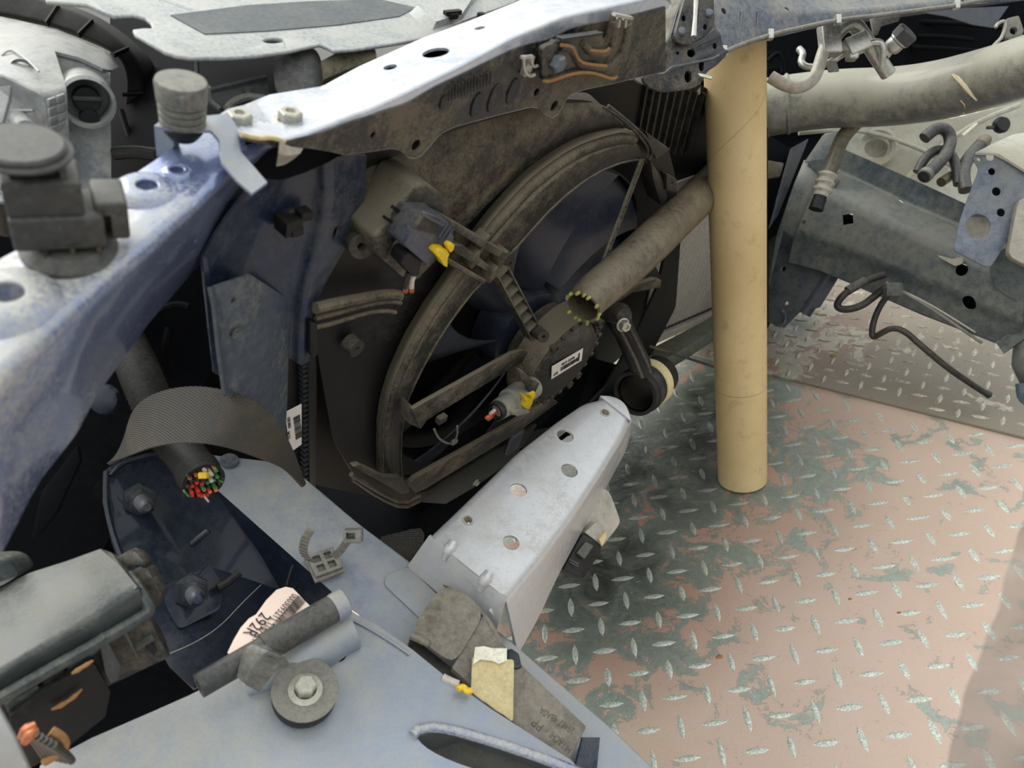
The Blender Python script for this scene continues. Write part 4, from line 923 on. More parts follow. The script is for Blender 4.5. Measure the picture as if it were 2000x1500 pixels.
# dark inner panels behind the lamp and the bump stop
dk = thing('inner_bulkhead', 'black inner bulkhead panel behind the headlamp and the bump stop', 'car body panel', P(330, 150, .56))
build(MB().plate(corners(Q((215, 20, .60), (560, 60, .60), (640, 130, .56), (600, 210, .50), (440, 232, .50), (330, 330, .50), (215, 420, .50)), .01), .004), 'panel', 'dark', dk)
build(MB().tube(Q((222, 300, .48), (262, 296, .48), (306, 302, .48)), .004, 10), 'flange', 'plasticdk', dk)
for q_ in (((396, 180, .475), (520, 150, .49)), ((404, 190, .47), (432, 214, .466)), ((484, 172, .48), (486, 190, .475))):
    build(MB().bar(*Q(*q_), .0022, NN, .003), 'truss_rib', 'inset', dk)
build(MB().plate(Q((396, 186, .476), (522, 156, .492), (526, 186, .485), (430, 212, .470)), .003), 'truss_web', 'inset', dk)
build(MB().tube(Q((442, 212, .462), (458, 196, .467), (484, 188, .470), (508, 190, .473), (526, 196, .474)), .0022, 8), 'truss_arc', 'rubbergrey', dk)
build(MB().bar(*Q((384, 120, .50), (386, 185, .49)), .002, F, .003), 'truss_post', 'inset', dk)

# ================================================================ TOP COVER
tc_ = thing('radiator_top_cover', 'wide dusty grey top cover with a dark inlaid strip beyond the crossmember', 'cover', P(600, 50, .5))
LC = .200
def CV(*pts, l=LC): return [P(x, y, vz(x, y, l)) for x, y in pts]
ol = [(60, -90), (90, 2), (170, 8), (205, 24), (225, 31), (262, 29), (282, 34), (294, 44), (297, 54), (280, 54), (258, 57), (262, 66), (300, 88), (320, 100), (345, 108), (372, 112), (440, 112), (500, 108), (560, 100), (625, 86), (640, 92), (652, 99), (700, 95), (760, 86), (830, 74), (905, 40), (1000, 6), (1060, -30), (1060, -90)]
stz = lambda x, y: vz(x, y, LC)
hole = [P(534 + 20 * math.cos(a), 79 + 5 * math.sin(a), stz(534 + 20 * math.cos(a), 79 + 5 * math.sin(a))) for a in [k * math.pi / 12 for k in range(24)]]
build(MB().plate(CV(*ol), .0025, [hole]), 'cover_sheet', 'cover', tc_, bevel=.0011, bseg=3)
build(MB().plate([p + UP * .0006 for p in CV((333, 31), (400, 68), (520, 62), (660, 50), (780, 33), (812, 16), (742, 0), (600, 4), (480, 12))], .0008), 'inlaid_strip', 'inset', tc_)
top = CV((812, 24), (880, -6), (930, -6), (900, 40), (850, 56)); bt = CV((778, 44), (870, -10), (960, -8), (905, 50), (836, 78), l=.206)
top = [p + UP * .005 for p in top]
build(MB().grid([top, bt], closed=True).add(top, [(0, 1, 2, 3, 4)]), 'raised_box', 'cover', tc_, bevel=.001)
ck = P(884, 24, vz(884, 24, .192)); build(MB().box(ck, HH * .008, NN * .002, UP * .0015).box(ck - UP * .002, HH * .004, NN * .003, UP * .002), 'push_clip', 'plasticdk', tc_, bevel=.0005)
ck = P(940, 30, vz(940, 30, .195)); build(MB().box(ck, HH * .003, NN * .002, UP * .002), 'push_clip', 'plasticdk', tc_, bevel=.0005)
# arched seal and foam strip
se = thing('arched_seal', 'smooth grey arched rubber seal under the edge of the top cover', 'seal', P(570, 150, .49))
rws = [Q((530, 108, .470), (536, 150, .468), (538, 190, .466)), Q((556, 100, .474), (566, 140, .470), (572, 182, .466)), Q((600, 92, .480), (612, 126, .478), (618, 170, .474)), Q((618, 95, .488), (630, 120, .488), (630, 160, .486))]
build(MB().grid(rws), 'seal_skin', 'rubber', se, solid=.003, sub=2)
fo = Q((626, 118, .485), (652, 104, .492), (700, 98, .502), (734, 93, .508), (738, 112, .506), (690, 132, .497), (632, 156, .484))
tag(build(MB().plate(fo, .02), 'foam_strip', 'foam', bevel=.002), 'brown porous foam strip between the top cover and the crossmember', 'foam')

# ================================================================ BLUE SIDE BRACE beside the radiator
sb = thing('radiator_side_brace', 'tall dark blue steel brace hanging below the left end of the crossmember', 'car body brace', P(500, 500, .5))
bl = [(548, 312), (600, 290), (716, 304), (716, 345), (712, 385), (704, 420), (690, 456), (668, 500), (650, 530), (628, 565), (615, 592), (609, 620), (608, 690), (606, 708), (590, 718), (572, 712), (566, 690), (570, 620), (560, 560), (500, 520), (408, 560), (400, 540), (396, 505), (420, 470), (470, 400), (520, 350)]
def bz(p, t=.012): return P(p[0], p[1], nz(p[0], p[1], t))
spl = [(596, 292), (604, 380), (598, 470), (588, 540), (584, 600), (584, 714)]
L1 = [(540, 300), (500, 360), (440, 440), (398, 500), (400, 540), (410, 600), (440, 700)]
sheet('brace_sheet', [[bz(p, .02) for p in [(548, 300), (500, 352), (440, 430), (396, 500), (402, 570), (414, 640)]],
                      [bz(p, .004) for p in [(575, 296), (548, 370), (510, 450), (480, 520), (490, 580), (500, 660)]],
                      [bz(p, .006) for p in [(610, 296), (612, 380), (596, 470), (576, 545), (570, 620), (568, 700)]],
                      [bz(p, .016) for p in [(640, 300), (644, 370), (632, 460), (606, 540), (592, 610), (588, 716)]],
                      [bz(p, .010) for p in [(716, 304), (712, 390), (690, 458), (634, 556), (609, 620), (606, 704)]]], 'bluedk', sb, n=36, th=.0016, fold=.006, holes=[(656, 455, 8, 1.9)])
build(MB().plate([bz(p, .022) for p in [(396, 500), (404, 504), (414, 560), (424, 640), (432, 724), (428, 734), (418, 728), (408, 640), (400, 560)]], .0016), 'edge_flange', 'bluedk', sb)
pcl = bz((567, 436), .012)
cl = thing('wire_clip', 'black plastic wiring clip on the dusty blue side brace', 'clip', pcl)
build(MB().box(pcl, HH * .006 , VV * .004, NN * .004), 'clip_body', 'plasticdk', cl, bevel=.001)
build(MB().box(pcl + HH * .009 - VV * .004, HH * .004, VV * .003, NN * .004), 'clip_jaw', 'plasticdk', cl, bevel=.001)
build(MB().box(pcl + VV * .006 + HH * .004, HH * .004, VV * .003, NN * .003), 'clip_foot', 'plasticdk', cl, bevel=.001)
build(MB().box(pcl - HH * .005, HH * .002, VV * .005, NN * .006), 'clip_jaw', 'plasticdk', cl, bevel=.0006)
# folded lower post
lp = thing('lower_side_post', 'folded grey-blue steel post with two holes below the blue side brace', 'car body post', P(500, 700, .6))
sheet('post_sheet', [[bz(p, .046) for p in [(412, 560), (420, 600), (428, 680), (436, 740), (440, 770)]], [bz(p, .030) for p in [(415, 562), (424, 600), (434, 680), (440, 740), (444, 775)]],
                     [bz(p, .024) for p in [(490, 537), (494, 600), (502, 680), (508, 750), (512, 790)]],
                     [bz(p, .006) for p in [(554, 578), (558, 610), (564, 680), (562, 760), (558, 850)]]], 'railtop', lp, n=30, th=.0018, fold=.004, holes=[(456, 588, 7)])
q, nr = bz((464, 652), .030), NN; build(MB().lathe(q - NN * .001, NN, [(.0033, .0), (.0036, .0012), (.0022, .001), (0, 0)], 20), 'dimple', 'railtop', lp)
# dark inner panels that close the space behind (wheel arch inner)
wi = thing('wheel_arch_liner', 'dark wheel arch inner panel deep behind the apron rail', 'car body panel', P(250, 900, .8))
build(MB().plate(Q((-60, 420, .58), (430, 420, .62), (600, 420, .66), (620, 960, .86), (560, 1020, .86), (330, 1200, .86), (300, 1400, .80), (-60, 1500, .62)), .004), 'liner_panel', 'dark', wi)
for q_ in (((300, 610, .60), (345, 592, .60), (370, 600, .60)), ((330, 640, .60), (318, 700, .60), (330, 740, .60))): build(MB().tube(Q(*q_), .003, 8), 'moulded_line', 'dark', wi)
build(MB().lathe(P(205, 780, .54), -F, [(.011, 0), (.010, .003), (.006, .005), (0, .0055)], 28), 'pressed_dome', 'bluedeep', wi)
build(MB().lathe(P(215, 960, .62), -F * .9 + R * .4, [(.012, 0), (.011, .006), (0, .008)], 24), 'pressed_dome', 'dark', wi)
build(MB().plate(Q((80, 960, .5), (150, 870, .5), (156, 900, .5), (110, 1000, .5), (75, 1046, .5), (60, 1050, .5)), .004), 'liner_tab', 'dark', wi, bevel=.001)

# ================================================================ NEAR FRAME RAIL
LR = .541
fr_ = thing('front_frame_rail', 'dusty blue-grey near frame rail running from the radiator to the bottom right', 'car frame rail', P(800, 1100, .6))
def RL(*pts, l=LR): return [P(x, y, vz(x, y, l)) for x, y in pts]
# top: left edge, right edge; right edge falls away down the outer side
tl = [(330, 880), (430, 962), (540, 1060), (662, 1168), (820, 1292), (1000, 1420), (1190, 1560)]
tr = [(560, 905), (600, 935), (700, 1020), (818, 1108), (1000, 1252), (1204, 1428), (1300, 1520)]
rr = RL(*tr); rl = RL(*tl)
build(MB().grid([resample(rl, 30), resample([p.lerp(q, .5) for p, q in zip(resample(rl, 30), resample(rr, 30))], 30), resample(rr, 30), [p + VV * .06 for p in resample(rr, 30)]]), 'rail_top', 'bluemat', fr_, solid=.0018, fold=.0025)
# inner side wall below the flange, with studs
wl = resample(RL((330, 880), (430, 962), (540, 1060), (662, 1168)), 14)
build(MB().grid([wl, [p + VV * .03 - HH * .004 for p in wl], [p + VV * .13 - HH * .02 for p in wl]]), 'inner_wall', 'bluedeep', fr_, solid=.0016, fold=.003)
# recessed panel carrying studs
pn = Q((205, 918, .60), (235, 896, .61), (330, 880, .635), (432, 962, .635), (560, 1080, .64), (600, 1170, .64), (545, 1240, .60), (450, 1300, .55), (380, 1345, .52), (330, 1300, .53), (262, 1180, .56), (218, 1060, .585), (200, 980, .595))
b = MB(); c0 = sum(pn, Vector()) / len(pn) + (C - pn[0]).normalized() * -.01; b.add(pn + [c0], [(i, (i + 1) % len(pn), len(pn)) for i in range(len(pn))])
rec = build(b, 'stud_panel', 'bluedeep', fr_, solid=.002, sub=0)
b = MB().tube(Q((215, 930, .592), (236, 905, .602), (285, 890, .618), (330, 884, .628)), .0022, 8); build(b, 'pressed_edge', 'bluedeep', fr_)
b = MB().tube(Q((208, 920, .592), (206, 980, .587), (222, 1050, .577), (262, 1150, .557)), .0022, 8); build(b, 'pressed_edge', 'bluedeep', fr_)
for (x, y, z, x2, y2) in ((272, 975, .60, 300, 1005), (374, 1154, .565, 396, 1184)):
    a = P(x, y, z); c = P(x2, y2, z - .045); ax = (c - a).normalized(); st = .0
    pts = [(.0125, -.004), (.0125, .004), (.009, .005), (.009, .010), (.0062, .011)]
    build(MB().lathe(a, ax, [(0, -.002)] + pts + [(0, .011)], 6), 'stud_nut', 'studdk', fr_)
    prof = [(.0062, .011)]
    for k in range(7): prof += [(.0062, .012 + k * .002), (.0052, .013 + k * .002)]
    prof += [(.0035, .027), (.003, .031), (0, .031)]
    build(MB().lathe(a, ax, prof, 20), 'threaded_stud', 'bluedk', fr_)
a, c = P(374, 1064, .59), P(408, 1036, .575); ax = (c - a).normalized(); L = (c - a).length
prof = [(0, 0), (.002, 0), (.0024, .003)]
for k in range(10): prof += [(.0026, .004 + k * (L - .004) / 10), (.0021, .005 + k * (L - .004) / 10)]
build(MB().lathe(a, ax, prof + [(0, L)], 14), 'threaded_stud', 'studdk', fr_)
build(MB().plate(corners(Q((318, 1145, .560), (408, 1098, .585), (436, 1140, .585), (430, 1190, .57), (350, 1230, .55), (325, 1185, .555)), .004), .002), 'stud_plate', 'bluedeep', fr_, bevel=.0008)
build(MB().tube(Q((425, 1148, .575), (445, 1138, .58), (468, 1118, .585)), .003, 8), 'wire_stub', 'plasticdk', fr_)
b = MB().tube(Q((560, 1142, .60), (566, 1118, .60), (572, 1104, .60)), .0006, 6); build(b, 'welded_seam', 'ink', fr_)
b = MB().tube(Q((332, 1276, .515), (380, 1256, .53), (430, 1224, .55), (478, 1172, .575), (510, 1142, .60)), .0002, 5); build(b, 'cobweb', 'wwhite', fr_)
b = MB().lathe(P(448, 902, vz(448, 902, LR)) - VV * .001, UP, [(.008, 0), (.0075, .0015), (.004, .0018), (0, .001)], 24); build(b, 'spot_boss', 'railtop', fr_)
# lower front face under rail end (dark bend) and right side end at the bottom
build(MB().plate(Q((1138, 1440, .545), (1172, 1440, .55), (1166, 1500, .54), (1150, 1560, .53), (1110, 1560, .52)), .002), 'end_recess', 'bluedk', fr_)

# ================================================================ SILVER MOUNT BRACKET
mb_ = thing('engine_mount_bracket', 'bright silver steel mounting bracket with five holes projecting over the floor', 'bracket', P(1000, 1000, .65))
LM = .498
def ML(*pts, l=LM): return [P(x, y, vz(x, y, l)) for x, y in pts]
left = ML((838, 1046), (930, 958), (1010, 880), (1090, 818), (1140, 784), (1172, 776))
cent = ML((905, 1100), (985, 1030), (1060, 960), (1120, 890), (1170, 830), (1200, 790))
cent2 = ML((990, 1160), (1050, 1090), (1110, 1010), (1160, 935), (1210, 850), (1222, 806))
right = ML((988, 1168), (1060, 1085), (1120, 1005), (1170, 930), (1216, 855), (1230, 822))
nose = ML((1190, 778), (1210, 786), (1226, 800), (1232, 815))
lf = resample(left, 30); rg_ = resample(right, 30)
def drop(ps, d0, d1, o=0): return [p + VV * (d0 + (d1 - d0) * i / (len(ps) - 1)) + HH * o for i, p in enumerate(ps)]
rows = [drop(lf, .05, .03), drop(lf, .012, .008), lf, [a.lerp(c, .33) for a, c in zip(lf, rg_)], [a.lerp(c, .66) for a, c in zip(lf, rg_)], rg_, ]
wall_pts = [(1012, 1278), (1050, 1210), (1092, 1120), (1130, 1050), (1180, 960), (1222, 880), (1231, 850)]
lw = resample([P(x, y, vz(x, y - 90, LM) + .04) for x, y in wall_pts], 30)
rows += [[a.lerp(c, .5) for a, c in zip(rg_, lw)], lw]
cut = MB()   # the tall opening at the foot of the wall
brk = build(MB().grid(rows), 'bracket_shell', 'silver', mb_, solid=.0024, fold=.007, holes=[(1104, 851, 17), (1112, 919, 17), (1013, 957, 17), (998, 1060, 17), (914, 1016, 12), (1182, 806, 10)])
# rounded nose
nz0 = lf[-1]; nz1 = rg_[-1]; mid_ = ML((1213, 783))[0]
arc = resample(smooth([nz0, ML((1196, 777))[0], ML((1220, 790))[0], nz1], 2), 14)
build(MB().grid([[lf[-1].lerp(rg_[-1], i / 13) + VV * .0004 for i in range(14)], arc, [p + HH * .0015 + VV * .004 for p in arc], [p + HH * .0015 + VV * .035 for p in arc]]), 'bracket_nose', 'silver', mb_, solid=.002, fold=.004)
# threaded bushes
for x, y, r in ((914, 1016, .0048), (1182, 806, .0052)):
    o_ = P(x, y, vz(x, y, LM)); build(MB().lathe(o_ - UP * .006, UP, [(r, 0), (r, .0065), (r * .72, .0065), (r * .68, 0)], 24), 'threaded_bush', 'zinc', mb_)
# web sloping down to the rail, with two pressed gussets
fw = resample(ML((838, 1046), (872, 1074), (905, 1098), (945, 1130), (988, 1168)), 20)
ft = resample(RL((795, 1108), (830, 1140), (862, 1168), (900, 1210), (960, 1262)), 20)
ft = [p + UP * .002 for p in ft]
build(MB().grid([fw, [a.lerp(c, .12) + (C - a).normalized() * .001 for a, c in zip(fw, ft)], [a.lerp(c, .6) for a, c in zip(fw, ft)], ft]), 'sloping_web', 'silver', mb_, solid=.0022, fold=.005)
for x, y in ((876, 1062), (946, 1122)):
    a, c = P(x + 12, y - 8, vz(x, y, LM) - .002), P(x - 8, y + 28, vz(x, y + 20, LM) + .004)
    build(MB().tube([a - UP * .002, a.lerp(c, .35) - UP * .0005, a.lerp(c, .7) - UP * .001, c - UP * .002], [.0035, .0052, .0048, .0025], 16, sm=2), 'pressed_gusset', 'silver', mb_)
fl = RL((752, 1130), (758, 1122), (798, 1106), (830, 1138), (900, 1206), (960, 1262), (925, 1280), (830, 1216), (766, 1156), (752, 1142), l=LR - .002)
build(MB().plate(corners(fl, .004), .0022), 'foot_flange', 'bluemat', mb_, bevel=.0008)
# tall side web right of the opening: strip from the shell corner down to the rail
build(MB().plate(corners(Q((984, 1150, .597), (1000, 1142, .60), (1018, 1158, .603), (1032, 1200, .625), (1020, 1225, .62), (1000, 1218, .607), (1008, 1190, .604), (1006, 1160, .60), (990, 1165, .595), (966, 1205, .585), (956, 1195, .582)), .002), .002), 'opening_lip', 'silver', mb_, bevel=.0006)
# beige plate and black module hanging on the outer side
be = thing('backing_plate', 'beige rounded backing plate behind the silver bracket', 'plate', P(1180, 1010, .76))
build(MB().plate(corners(Q((1150, 1000, .73), (1178, 954, .75), (1190, 960, .755), (1200, 985, .755), (1212, 1018, .75), (1206, 1030, .745), (1176, 1068, .735), (1150, 1090, .725), (1130, 1070, .72)), .005), .003), 'plate_sheet', 'beige', be, bevel=.0008)
md = thing('black_module', 'small black plastic module with grey window under the silver bracket', 'electrical module', P(1140, 1090, .73))
build(MB().plate(Q((1132, 1048, .715), (1140, 1042, .715), (1176, 1064, .72), (1174, 1078, .72), (1140, 1130, .705), (1100, 1112, .70)), .022), 'module_body', 'plasticdk', md, bevel=.001)
build(MB().plate(Q((1142, 1040, .716), (1164, 1020, .72), (1180, 1034, .723), (1168, 1060, .72)), .012), 'module_cap', 'beige', md, bevel=.0008)
build(MB().plate(Q((1126, 1080, .703), (1144, 1058, .708), (1160, 1066, .71), (1142, 1092, .703)), .004), 'window', 'rubber', md, bevel=.0006)
build(MB().plate(Q((1170, 1054, .716), (1184, 1038, .72), (1184, 1050, .72), (1176, 1066, .717)), .004), 'lamp_chip', 'tape', md)
for k in range(2): build(MB().bar(*Q((1112, 1092 + 5 * k, .70), (1130, 1101 + 5 * k, .70)), .0014, U, .001), 'moulded_line', 'rubber', md)

# ================================================================ WEBBING STRAP arched over the rail end
st_ = thing('webbing_strap', 'wide black woven webbing strap arched over the wiring harness', 'strap', P(400, 850, .56))
t_ = smooth(Q((236, 884, .55), (254, 800, .52), (300, 766, .505), (370, 752, .49), (440, 760, .475), (510, 786, .472), (562, 848, .50), (598, 945, .59)), 3)
l_ = smooth(Q((208, 905, .56), (246, 892, .53), (300, 870, .50), (370, 862, .478), (440, 872, .472), (500, 893, .49), (556, 915, .53), (594, 950, .575)), 3)
t_, l_ = resample(t_, 60), resample(l_, 60)
b = MB().grid([t_, [a.lerp(c, .33) for a, c in zip(t_, l_)], [a.lerp(c, .66) for a, c in zip(t_, l_)], l_])
b.uv = []
tt = 0; acc = [0]
for i in range(1, 60): acc.append(acc[-1] + (t_[i] - t_[i - 1]).length)
for r_ in range(4):
    for i in range(60): b.uv.append((acc[i] * 9, r_ / 3 * .62))
build(b, 'strap_band', 'web', st_, solid=.0022)
b = MB().grid([Q((738, 1046, .68), (775, 1043, .69), (832, 1022, .70)), Q((745, 1062, .67), (785, 1070, .67), (828, 1060, .68)), Q((755, 1080, .66), (790, 1100, .655), (815, 1100, .655))])
b.uv = [(i * .12, j * .2) for j in range(3) for i in range(3)]
w2 = build(b, 'woven_strip', 'web', None, solid=.003, sub=1); tag(w2, 'short brown-grey woven strip behind the silver bracket foot', 'strap')

# ================================================================ WIRING HARNESS
wh = thing('wiring_harness', 'thick corrugated wiring harness cut open showing red, green and yellow wires', 'wiring harness', P(350, 850, .55))
hp = smooth(Q((205, 600, .60), (258, 690, .575), (285, 760, .560), (318, 830, .555), (352, 875, .548), (380, 912, .535), (396, 938, .525)), 3)
n_ = 90; hp = resample(hp, n_); rr = [.0138 + (.0011 if i % 2 and i < 70 else 0) for i in range(n_)]
rr[-1] = .0125
build(MB().tube(hp, rr, 22, sm=0), 'corrugated_sleeve', 'harness', wh, ang=80)
ax = (hp[-1] - hp[-3]).normalized(); u_, w_ = ortho(ax); e_ = hp[-1]
build(MB().lathe(e_ - ax * .012, ax, [(.0150, 0), (.0152, .004), (.0142, .009), (.0146, .014), (.0120, .0145)], 26), 'tape_wrap', 'harness', wh)
cols = ['wred', 'wgreen', 'wblack', 'worange', 'wwhite', 'wred', 'wblack', 'copper']
for k in range(34):
    r_ = .0125 * math.sqrt((k + .5) / 34); a = k * 2.4; c = e_ + (u_ * math.cos(a) + w_ * math.sin(a)) * r_
    build(MB().tube([c - ax * .004, c + ax * random.uniform(.0015, .006)], .00135, 8, sm=0), 'cut_wire', cols[k % 8] if not (k % 11 == 3) else 'wgreen', wh)
c = P(398, 928, .517); build(MB().box(c, R * .003, U * .0022, F * .003), 'cut_wire', 'yellow', wh, bevel=.0008)
for k in range(5):
    a = k * 1.3; c = e_ + (u_ * math.cos(a) + w_ * math.sin(a)) * .0125; build(MB().tube([c, c + ax * .003 + u_ * random.uniform(-.004, .004) + UP * random.uniform(.001, .005), c + ax * .005 + w_ * random.uniform(-.004, .004)], .0007, 6, sm=1), 'cut_wire', ('wgreen', 'wwhite', 'wgreen', 'wred', 'wblack')[k], wh)

# cable-tie clip on the rail
ct = thing('cable_tie_clip', 'grey plastic clip with an open ribbed cable tie standing on the frame rail', 'cable tie', P(640, 1110, .58))
bz_ = RL((600, 1104), (640, 1072), (668, 1114), (632, 1140), l=LR - .010)
sl1 = [P(612 + dx, 1092 + dy, vz(612, 1092, LR - .010)) for dx, dy in ((0, 0), (0, 0))]
c_ = P(633, 1104, vz(633, 1104, LR - .006)); ux = (P(660, 1084, .58) - P(607, 1124, .58)).normalized(); ux = (ux - UP * ux.dot(UP)).normalized(); uy = UP.cross(ux).normalized()
sq = lambda cx, cy, s: [c_ + UP * .006 + ux * (cx + i) + uy * (cy + j) for i, j in ((-s, -s), (s, -s), (s, s), (-s, s))]
plb = [c_ + UP * .006 + ux * i + uy * j for i, j in ((-.011, -.010), (.011, -.010), (.011, .010), (-.011, .010))]
build(MB().plate(plb, .004, [sq(-.0045, -.0042, .003), sq(.0045, -.0042, .003), sq(-.0045, .0042, .003), sq(.0045, .0042, .003)], nrm=UP), 'clip_grid', 'rubbergrey', ct, bevel=.0005)
build(MB().box(c_ - uy * .0 + UP * .0005, ux * .012, uy * .012, UP * .0015), 'clip_foot', 'rubbergrey', ct, bevel=.0006)
def ribbon(pts, wv, name, par, m_='rubbergrey', th=.0012): 
    ps = smooth(pts, 2); b = MB().grid([[p - wv for p in ps], [p + wv for p in ps]]); return build(b, name, m_, par, solid=th)
wv = (P(600, 1090, .57) - P(584, 1084, .57)).normalized() * .0030
s1 = Q((606, 1096, .555), (590, 1082, .545), (594, 1056, .535), (606, 1036, .53)); ribbon(s1, wv, 'ribbed_strap', ct)
for k in range(9):
    f = k / 8; p = smooth(s1, 2); p = p[int(f * (len(p) - 1))]; build(MB().bar(p - wv - F * .001, p + wv - F * .001, .0006, F, .0006), 'strap_tooth', 'rubbergrey', ct)
wv2 = (P(676, 1078, .57) - P(660, 1066, .57)).normalized() * .0028
ribbon(Q((650, 1088, .565), (662, 1080, .558), (672, 1066, .55), (682, 1052, .545)), wv2, 'strap_arm', ct)
hc = P(690, 1046, .54); build(MB().box(hc, R * .0065, U * .0048, F * .0045), 'tie_head', 'rubbergrey', ct, bevel=.0012, cutters=MB().box(hc - F * .003 + U * .0005 - R * .001, R * .0032, U * .0022, F * .0045))

# ================================================================ LOWER BLUE PANEL (bottom left)
bp = thing('lower_body_panel', 'dusty blue body panel with a slotted opening across the bottom left', 'car body panel', P(700, 1400, .5))
def BL(*pts, l=.500): return [P(x, y, vz(x, y, l)) for x, y in pts]
e1_ = BL((70, 1505), (180, 1450), (300, 1400), (370, 1362), (430, 1330), (480, 1290), (540, 1250), (600, 1215), (650, 1180), (672, 1172), l=.497)
outl = [(60, 1600), (78, 1494), (180, 1440), (300, 1388), (372, 1356), (470, 1306), (560, 1246), (640, 1196), (680, 1190), (740, 1222), (806, 1268), (870, 1320), (960, 1384), (1060, 1448), (1116, 1484), (1170, 1540), (1180, 1600)]
slot = smooth([Vector((x, y, 0)) for x, y in [(812, 1432), (826, 1422), (860, 1422), (900, 1432), (980, 1458), (1060, 1488), (1140, 1520), (1200, 1560), (1100, 1560), (950, 1510), (880, 1486), (840, 1466), (818, 1448)]], 1, closed=True)
pan = build(MB().plate(BL(*outl), .0018, []), 'panel_sheet', 'bluemat', bp, bevel=.0007, holes=[(660, 1277, 17)], cutters=None)
# rebuild with the slot opening cut through
cutm = MB(); cs = BL(*[(v.x, v.y) for v in slot]); m = len(cs)
cutm.add([p + UP * .02 for p in cs] + [p - UP * .02 for p in cs], [tuple(range(m)), tuple(range(m, 2 * m))[::-1]] + [(i, i + m, (i + 1) % m + m, (i + 1) % m) for i in range(m)])
bpy.data.objects.remove(pan)
pan = build(MB().plate(BL(*outl), .0018, []), 'panel_sheet', 'bluemat', bp, bevel=.0007, holes=[(660, 1277, 17)], cutters=cutm)
build(MB().tube(BL((806, 1436), (818, 1424), (840, 1420), (870, 1422), (930, 1438), (1010, 1464), (1090, 1492), (1180, 1530), l=.498), .0034, 12), 'rolled_lip', 'blue', bp)
build(MB().grid([BL((806, 1440), (880, 1424), (980, 1452), (1100, 1496)), BL((830, 1470), (900, 1450), (990, 1478), (1100, 1520), l=.53)]), 'opening_wall', 'railgrey', bp, solid=.0015)
build(MB().plate(BL((780, 1420), (1150, 1500), (1150, 1640), (780, 1600), l=.545), .002), 'opening_floor', 'railgrey', bp)
# raised shoulder beneath the rubber pipe and soft bulge under the clamp
build(MB().tube([P(x, y, z) for x, y, z in ((480, 1346, .486), (560, 1304, .497), (640, 1250, .517), (690, 1226, .524))], [.006, .014, .016, .014], 20, sm=2), 'pressed_shoulder', 'bluemat', bp)
build(MB().tube(BL((676, 1206), (700, 1216), (750, 1244), (800, 1278), l=.499), .0009, 8), 'sealer_bead', 'bluemat', bp)

# rubber pipe lying along the panel edge, with rubber collar and mount
rp = thing('rubber_pipe', 'straight grey rubber pipe lying along the blue panel edge', 'pipe', P(520, 1260, .47))
a, c = P(388, 1340, .452), P(652, 1188, .505); ax = (c - a).normalized(); L = (c - a).length
build(MB().lathe(a, ax, [(.0035, .004), (.0035, 0), (.0075, 0), (.0078, L * .45), (.0078, L * .452)], 26), 'pipe_end', 'rubber', rp)
build(MB().lathe(a + ax * L * .452, ax, [(.0078, 0), (.0092, .0004), (.0092, L * .535), (.0085, L * .545), (0, L * .545)], 28), 'pipe_sleeve', 'rubber', rp)
build(MB().lathe(c - ax * .002, ax, [(.0088, 0), (.0096, .003), (.0096, .010), (.006, .012), (0, .012)], 20), 'pipe_tip', 'bluemat', rp)
rm = thing('rubber_mount', 'round black rubber mount with a hex bolt on the blue panel', 'rubber mount', P(594, 1360, .475))
mc_ = P(594, 1362, vz(594, 1362, .496))
build(MB().lathe(mc_, UP, [(0, 0), (.0195, 0), (.0200, .002), (.0200, .0100), (.0185, .0112), (.0120, .0100), (.0110, .0095), (0, .0095)], 52), 'mount_body', 'plasticdk', rm)
build(MB().lathe(mc_ + UP * .0095, UP, [(.0200, .0005), (.0205, .0018), (.0185, .0022), (.0125, .001), (.0110, .0014), (.0, .0014)], 48), 'mount_top', 'rubbergrey', rm)
bt_ = mc_ + UP * .0105
hexbolt(bt_, UP, .0068, .0085, 'bolt', 'zinc', rm, 1.55, sock=False)
# folded rubber tab between pipe and mount
tb = [Q((462, 1322, .458), (472, 1282, .452), (484, 1258, .450), (520, 1260, .452)), Q((480, 1338, .458), (496, 1300, .445), (522, 1270, .442), (552, 1284, .448)), Q((506, 1352, .462), (524, 1330, .455), (540, 1308, .452), (566, 1304, .458))]
build(MB().grid([resample(r, 10) for r in tb]), 'rubber_tab', 'rubbergrey', rm, solid=.003, fold=.002)

# paper tag with barcode
tg_ = thing('paper_tag', 'crumpled pale paper tag with barcode and digits behind the rubber pipe', 'paper tag', P(520, 1215, .5))
ol = Q((444, 1275, .478), (456, 1250, .485), (470, 1226, .492), (500, 1200, .503), (520, 1172, .513), (540, 1152, .52), (572, 1149, .522), (606, 1184, .511), (560, 1220, .498), (500, 1252, .484), (452, 1279, .477))
nn = (ol[6] - ol[0]).cross(ol[7] - ol[0]).normalized(); nn = nn if nn.dot(C - ol[0]) > 0 else -nn
pln = sum(ol, Vector()) / len(ol); ol = [p - nn * (p - pln).dot(nn) for p in ol]
def tg(px, py, e=.0006): r = ray(px, py); return C + r * ((pln - C).dot(nn) / r.dot(nn)) + nn * e
build(MB().plate([tg(*q, e=0) for q in ((444, 1275), (456, 1250), (470, 1226), (486, 1208), (500, 1200), (520, 1172), (540, 1152), (558, 1146), (572, 1149), (606, 1184), (560, 1220), (500, 1252), (452, 1279))], .0006), 'tag_sheet', 'tag', tg_)
